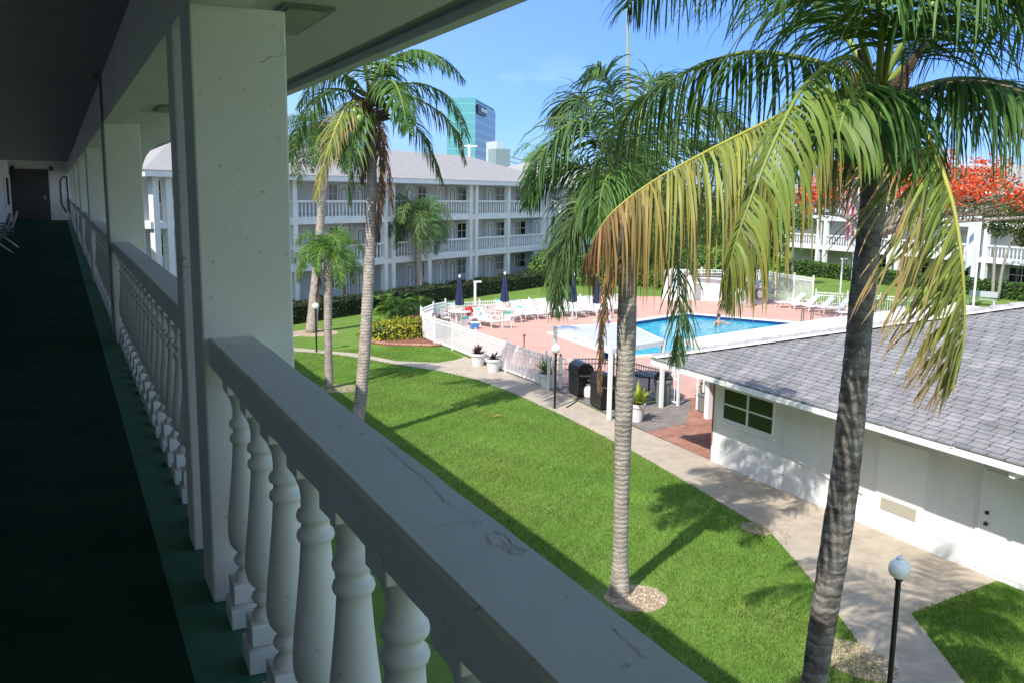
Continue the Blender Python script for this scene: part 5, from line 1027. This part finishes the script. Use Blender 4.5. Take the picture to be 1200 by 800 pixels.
LG = [(570, 383, .2, 'sun lounger between the two umbrella tables'), (612, 374, .1, 'sun lounger just right of the second umbrella table'), (626, 373, .1, 'sun lounger second to the right of the second table'), (641, 371, 0, 'sun lounger left of the drooping green frond'), (656, 370, 0, 'sun lounger behind the drooping green frond, left one'), (672, 370, 0, 'sun lounger beneath the half hidden umbrella'), (688, 369, -.1, 'sun lounger behind the frond right of the hidden umbrella'), (703, 368, -.1, 'sun lounger left of the grey trunk behind the brown frond'), (718, 367, -.2, 'sun lounger nearest the grey palm trunk'),
      (926, 361, -1.9, 'sun lounger by the pump fence, leftmost of the right hand row'), (943, 363, -1.9, 'second sun lounger of the right hand row, after the pump fence'), (960, 366, -1.9, 'third sun lounger of the right hand row, before the light pole'), (978, 368, -1.9, 'fourth sun lounger of the right hand row, by the light pole'), (998, 373, -1.9, 'sun lounger beside the tall flagpole and the dark palm trunk'), (1040, 378, -1.9, 'sun lounger right of the dark palm trunk behind the yellow frond')]
for (x, y, rz, lab) in LG:
    o = lo if first else copy_tree(lo); first = False; p = G(x, y); place(o, (p.x, p.y, .03), rz, lab, GL)
# red towel and blue cooler
p = G(552.5, 381); V = MB(); nU = 8
for j in range(nU+1):
    for i in range(nU+1): u, v = i/nU, j/nU; V.v.append((-.3+.6*u, .04*math.sin(u*9+v*3)-.2*(abs(v-.4)), .98-abs(v-.35)*.9-.03*math.sin(u*12)))
for j in range(nU):
    for i in range(nU): a = j*(nU+1)+i; V.f.append((a, a+1, a+nU+2, a+nU+1))
o = V.build('towel', red_m, loc=(p.x, p.y+.15, .03), label='red towel hung over the chair right of the leftmost table', category='towel'); sd = o.modifiers.new('s', 'SOLIDIFY'); sd.thickness = .02
p = G(556, 386); cl = thing('cooler', 'blue and white cooler standing beside the red towel', 'cooler', (p.x, p.y, .03)); m = MB(); m.box(-.2, .2, -.15, .15, 0, .3); m.build('body', mat('blue_plastic', (.05, .2, .5), .4), cl, bevel=.02); m = MB(); m.box(-.21, .21, -.16, .16, .302, .36); m.build('lid', white_smooth, cl, bevel=.015)
# bench by the flagpole
p = G(1150, 358); bn = thing('bench', 'pale metal bench on grass beside the white flagpole', 'bench', (p.x, p.y, .0), -1.2); m = MB(); m.cb((0, 0, .42), (1.8, .45, .05)); m.build('seat', mat('grey_bench', (.3, .33, .33), .5), bn); m = MB(); m.cb((0, .25, .75), (1.8, .04, .4), rx=-.2); m.build('backrest', mat('grey_bench', (.3, .33, .33)), bn)
for s_ in (-.8, .8): m = MB(); m.cb((s_, 0, .21), (.06, .4, .42)); m.build('leg', white_smooth, bn)
# dark table set behind the fence under shade
p = G(760, 462); ts = thing('patio_set_table', 'dark round table in shade behind the fence by the bin', 'table', (p.x, p.y, .03)); m = MB(); m.lathe([(.65, .7), (.65, .74)], n=20); m.build('table_top', trim_dark, ts)
m = MB(); m.tube([(0, 0, 0), (0, 0, .7)], .05, 8); m.lathe([(.3, 0), (.3, .04)], n=12); m.build('pedestal', trim_dark, ts)
# hose on the path by the grills
m = MB(); hp_ = [G(664, 478), G(672, 473), G(679, 468), G(684, 469)]; m.tube([(p.x, p.y, .035) for p in catmull(hp_, 14)], .018, 6); m.build('hose', black, label='thin dark hose across the path before the grills', category='hose')
# brown leaf litter on lawn
for (x, y, lab) in ((583, 489, 'brown fallen leaf lying on the middle of the lawn'),):
    p = G(x, y); m = MB(); m.add([(-.22, 0, .06), (0, -.06, .09), (.22, 0, .07), (0, .06, .09)], [(0, 1, 2, 3)]); o = m.build('fallen_leaf', mat('dry_leaf', (.35, .2, .1), .8), loc=(p.x, p.y, .0), label=lab, category='leaf'); o.modifiers.new('s', 'SOLIDIFY').thickness = .01
# dry leaf litter: countless small scraps
V_, F_, C_ = [], [], []
nl = 420; Pl = np.c_[8.5+7*RN.rand(nl), 6+26*RN.rand(nl), np.full(nl, .05)]; k1 = 160; Pl[:k1] = np.c_[13.15+RN.randn(k1)*.28, 14.2+RN.randn(k1)*.45, np.full(k1, .05)]
Pl = Pl[Pl[:, 0] < 15.35]; leaf_cloud(V_, F_, C_, Pl, .028, pick([(.25, .14, .07), (.34, .24, .12), (.18, .11, .06)], len(Pl)), nrm=np.array([0, 0, 2.0]), asp=.6)
m = MB(); m.v, m.f, m.c = V_, F_, C_; m.build('leaf_litter', leafR, kind='stuff', label='scattered dry leaf scraps on the lawn and concrete path')
# folding chairs in corridor
def fold_chair(label, loc, rz, cloth):
    root = thing('folding_chair', label, 'chair', loc, rz, group='folding chairs on the balcony walkway'); wb = mat('green_webbing', (.12, .3, .2), .7)
    m = MB(); m.cb((0, 0, .42), (.5, .45, .02)); m.build('seat', wb, root); m = MB(); m.cb((0, .27, .7), (.5, .02, .5), rx=-.3); m.build('backrest', cloth, root)
    for s_ in (-1, 1): m = MB(); m.tube([(s_*.27, -.28, 0), (s_*.27, .22, .6), (s_*.27, .34, .95)], .014, 6); m.tube([(s_*.27, .3, 0), (s_*.27, -.22, .45), (s_*.27, -.22, .62), (s_*.27, .24, .64)], .014, 6); m.build('frame', steel, root)
pl_m = brick_mat('plaid_cloth', (.1, .1, .12), (.25, .08, .08), (.4, .4, .4), .08, .06, .008)
fold_chair('folding chair with plaid cloth at the left edge of the green walkway', (-1.42, 25.4, 5.506), -1.4, pl_m); fold_chair('folding chair with pale green frame further along the walkway', (-1.35, 27.6, 5.506), -1.5, mat('green_webbing', (.12, .3, .2)))
# ------------------------------------------------------------------ swimmer
def swimmer():
    p = G(842, 379); root = thing('person', 'person swimming with head and shoulders above the blue pool water', 'person', (p.x, p.y, 0))
    bm = bmesh.new(); vs = []; lay = bm.verts.layers.skin.verify()
    J = {'pel': ((0, .15, -.6), .15), 'waist': ((0, .1, -.35), .13), 'chest': ((0, .02, -.02), .16), 'neck': ((0, 0, .2), .06), 'head': ((0, -.02, .33), .095), 'top': ((0, -.01, .45), .07), 'shl': ((-.2, 0, .1), .07), 'ell': ((-.42, -.15, .02), .045), 'hal': ((-.6, -.38, .02), .035), 'shr': ((.2, 0, .1), .07), 'elr': ((.42, -.15, .02), .045), 'har': ((.58, -.4, .02), .035), 'kl': ((-.12, .2, -1.0), .08), 'fl': ((-.12, .35, -1.4), .05), 'kr': ((.12, .2, -1.0), .08), 'fr': ((.12, .35, -1.4), .05)}
    Vt = {}
    for k, (c, r) in J.items(): v = bm.verts.new(c); v[lay].radius = (r, r); Vt[k] = v
    Vt['pel'][lay].use_root = True
    for a, b in (('pel', 'waist'), ('waist', 'chest'), ('chest', 'neck'), ('neck', 'head'), ('head', 'top'), ('chest', 'shl'), ('shl', 'ell'), ('ell', 'hal'), ('chest', 'shr'), ('shr', 'elr'), ('elr', 'har'), ('pel', 'kl'), ('kl', 'fl'), ('pel', 'kr'), ('kr', 'fr')): bm.edges.new((Vt[a], Vt[b]))
    me = bpy.data.meshes.new('body'); bm.to_mesh(me); me.materials.append(skin_m); o = bpy.data.objects.new('body', me); COL.objects.link(o); o.parent = root; o.modifiers.new('skin', 'SKIN'); sb_ = o.modifiers.new('sub', 'SUBSURF'); sb_.levels = sb_.render_levels = 2
    h = MB(); h.lathe([(.1, .36), (.115, .42), (.1, .5), (.04, .545), (.005, .55)], (0, .015, 0), 12); h.build('hair', hair_m, root, smooth=True)
swimmer()
# shower post / red deck valve near fence
p = G(614, 414); sp = thing('shower_post', 'short thin rusty standpipe on the pink deck by the fence', 'standpipe', (p.x, p.y, .03)); m = MB(); m.tube([(0, 0, 0), (0, 0, .75)], .03, 6); m.build('pipe', mat('rusty', (.2, .07, .04), .7), sp); m = MB(); m.cb((0, 0, .78), (.12, .06, .08)); m.build('valve', mat('rusty', (.2, .07, .04)), sp)

# ================================================================== CAMERA, WORLD, SUN
cam = bpy.data.cameras.new('camera'); co_ = bpy.data.objects.new('camera', cam); COL.objects.link(co_); scene.camera = co_
cam.sensor_width = 36; cam.lens = F/1200*36; cam.clip_start = .05; cam.clip_end = 4000
M = Matrix((RT, UP, -fw)).transposed().to_4x4(); M.translation = EYE; co_.matrix_world = M
sd = Vector((.78, .47, -1)).normalized()           # direction light travels
elev = math.asin(-sd.z); az = math.atan2(-sd.x, -sd.y)   # azimuth of the sun from +Y towards +X
su = bpy.data.lights.new('sun', 'SUN'); su.energy = 2.75; su.angle = math.radians(.55); su.color = (1, .955, .88)
so_ = bpy.data.objects.new('sun', su); COL.objects.link(so_); so_.rotation_euler = sd.to_track_quat('-Z', 'Y').to_euler()
w = bpy.data.worlds.new('World'); scene.world = w; w.use_nodes = True; nt = w.node_tree; bg = nt.nodes['Background']
sk = nt.nodes.new('ShaderNodeTexSky'); sk.sky_type = 'NISHITA'; sk.sun_disc = False; sk.sun_elevation = elev; sk.sun_rotation = az; sk.air_density = 1.0; sk.dust_density = .4; sk.ozone_density = 2.5; sk.altitude = 0
tc = nt.nodes.new('ShaderNodeTexCoord'); mp = nt.nodes.new('ShaderNodeMapping'); mp.inputs['Scale'].default_value = (1, 1, 3.2); nt.links.new(tc.outputs['Generated'], mp.inputs[0])
nz_ = nt.nodes.new('ShaderNodeTexNoise'); nz_.inputs['Scale'].default_value = 7.5; nz_.inputs['Detail'].default_value = 8; nz_.inputs['Roughness'].default_value = .6; nt.links.new(mp.outputs[0], nz_.inputs['Vector'])
rp = nt.nodes.new('ShaderNodeValToRGB'); rp.color_ramp.elements[0].position = .6; rp.color_ramp.elements[1].position = .78; nt.links.new(nz_.outputs[0], rp.inputs[0])
sx = nt.nodes.new('ShaderNodeSeparateXYZ'); nt.links.new(tc.outputs['Generated'], sx.inputs[0])
r2 = nt.nodes.new('ShaderNodeValToRGB'); r2.color_ramp.elements[0].position = .02; r2.color_ramp.elements[0].color = (.75, .75, .75, 1); r2.color_ramp.elements[1].position = .15; r2.color_ramp.elements[1].color = (0, 0, 0, 1); nt.links.new(sx.outputs[2], r2.inputs[0])
ml = nt.nodes.new('ShaderNodeMath'); ml.operation = 'MULTIPLY'; nt.links.new(rp.outputs[0], ml.inputs[0]); nt.links.new(r2.outputs[0], ml.inputs[1])
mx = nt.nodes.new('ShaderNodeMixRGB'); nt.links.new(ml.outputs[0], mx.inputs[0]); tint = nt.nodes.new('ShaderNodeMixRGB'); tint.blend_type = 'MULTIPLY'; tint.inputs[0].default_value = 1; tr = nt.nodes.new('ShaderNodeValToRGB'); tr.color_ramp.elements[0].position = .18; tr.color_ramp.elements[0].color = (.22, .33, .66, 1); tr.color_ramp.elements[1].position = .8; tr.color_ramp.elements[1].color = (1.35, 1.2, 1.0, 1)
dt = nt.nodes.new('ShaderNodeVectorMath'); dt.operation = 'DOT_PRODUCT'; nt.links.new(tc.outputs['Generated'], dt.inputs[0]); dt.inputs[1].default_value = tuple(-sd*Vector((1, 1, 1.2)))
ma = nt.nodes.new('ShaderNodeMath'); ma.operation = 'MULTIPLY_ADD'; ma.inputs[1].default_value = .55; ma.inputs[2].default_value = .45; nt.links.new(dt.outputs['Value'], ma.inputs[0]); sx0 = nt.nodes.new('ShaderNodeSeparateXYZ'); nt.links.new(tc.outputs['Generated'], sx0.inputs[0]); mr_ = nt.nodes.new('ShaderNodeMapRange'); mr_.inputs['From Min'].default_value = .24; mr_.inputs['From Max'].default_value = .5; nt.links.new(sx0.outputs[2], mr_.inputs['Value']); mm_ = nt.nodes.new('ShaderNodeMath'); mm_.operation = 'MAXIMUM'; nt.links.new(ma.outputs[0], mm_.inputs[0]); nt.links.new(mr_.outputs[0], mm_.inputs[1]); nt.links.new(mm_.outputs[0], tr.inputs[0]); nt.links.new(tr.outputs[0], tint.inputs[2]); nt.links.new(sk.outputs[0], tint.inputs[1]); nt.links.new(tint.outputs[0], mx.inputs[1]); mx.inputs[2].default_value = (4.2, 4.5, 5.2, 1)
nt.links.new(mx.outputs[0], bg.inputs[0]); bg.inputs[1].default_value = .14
vs = scene.view_settings; vs.view_transform = 'Standard'; vs.look = 'None'; vs.exposure = 1.22; vs.gamma = 1
scene.cycles.max_bounces = 8; scene.cycles.diffuse_bounces = 6; scene.cycles.transparent_max_bounces = 4; scene.cycles.caustics_reflective = False; scene.cycles.caustics_refractive = False
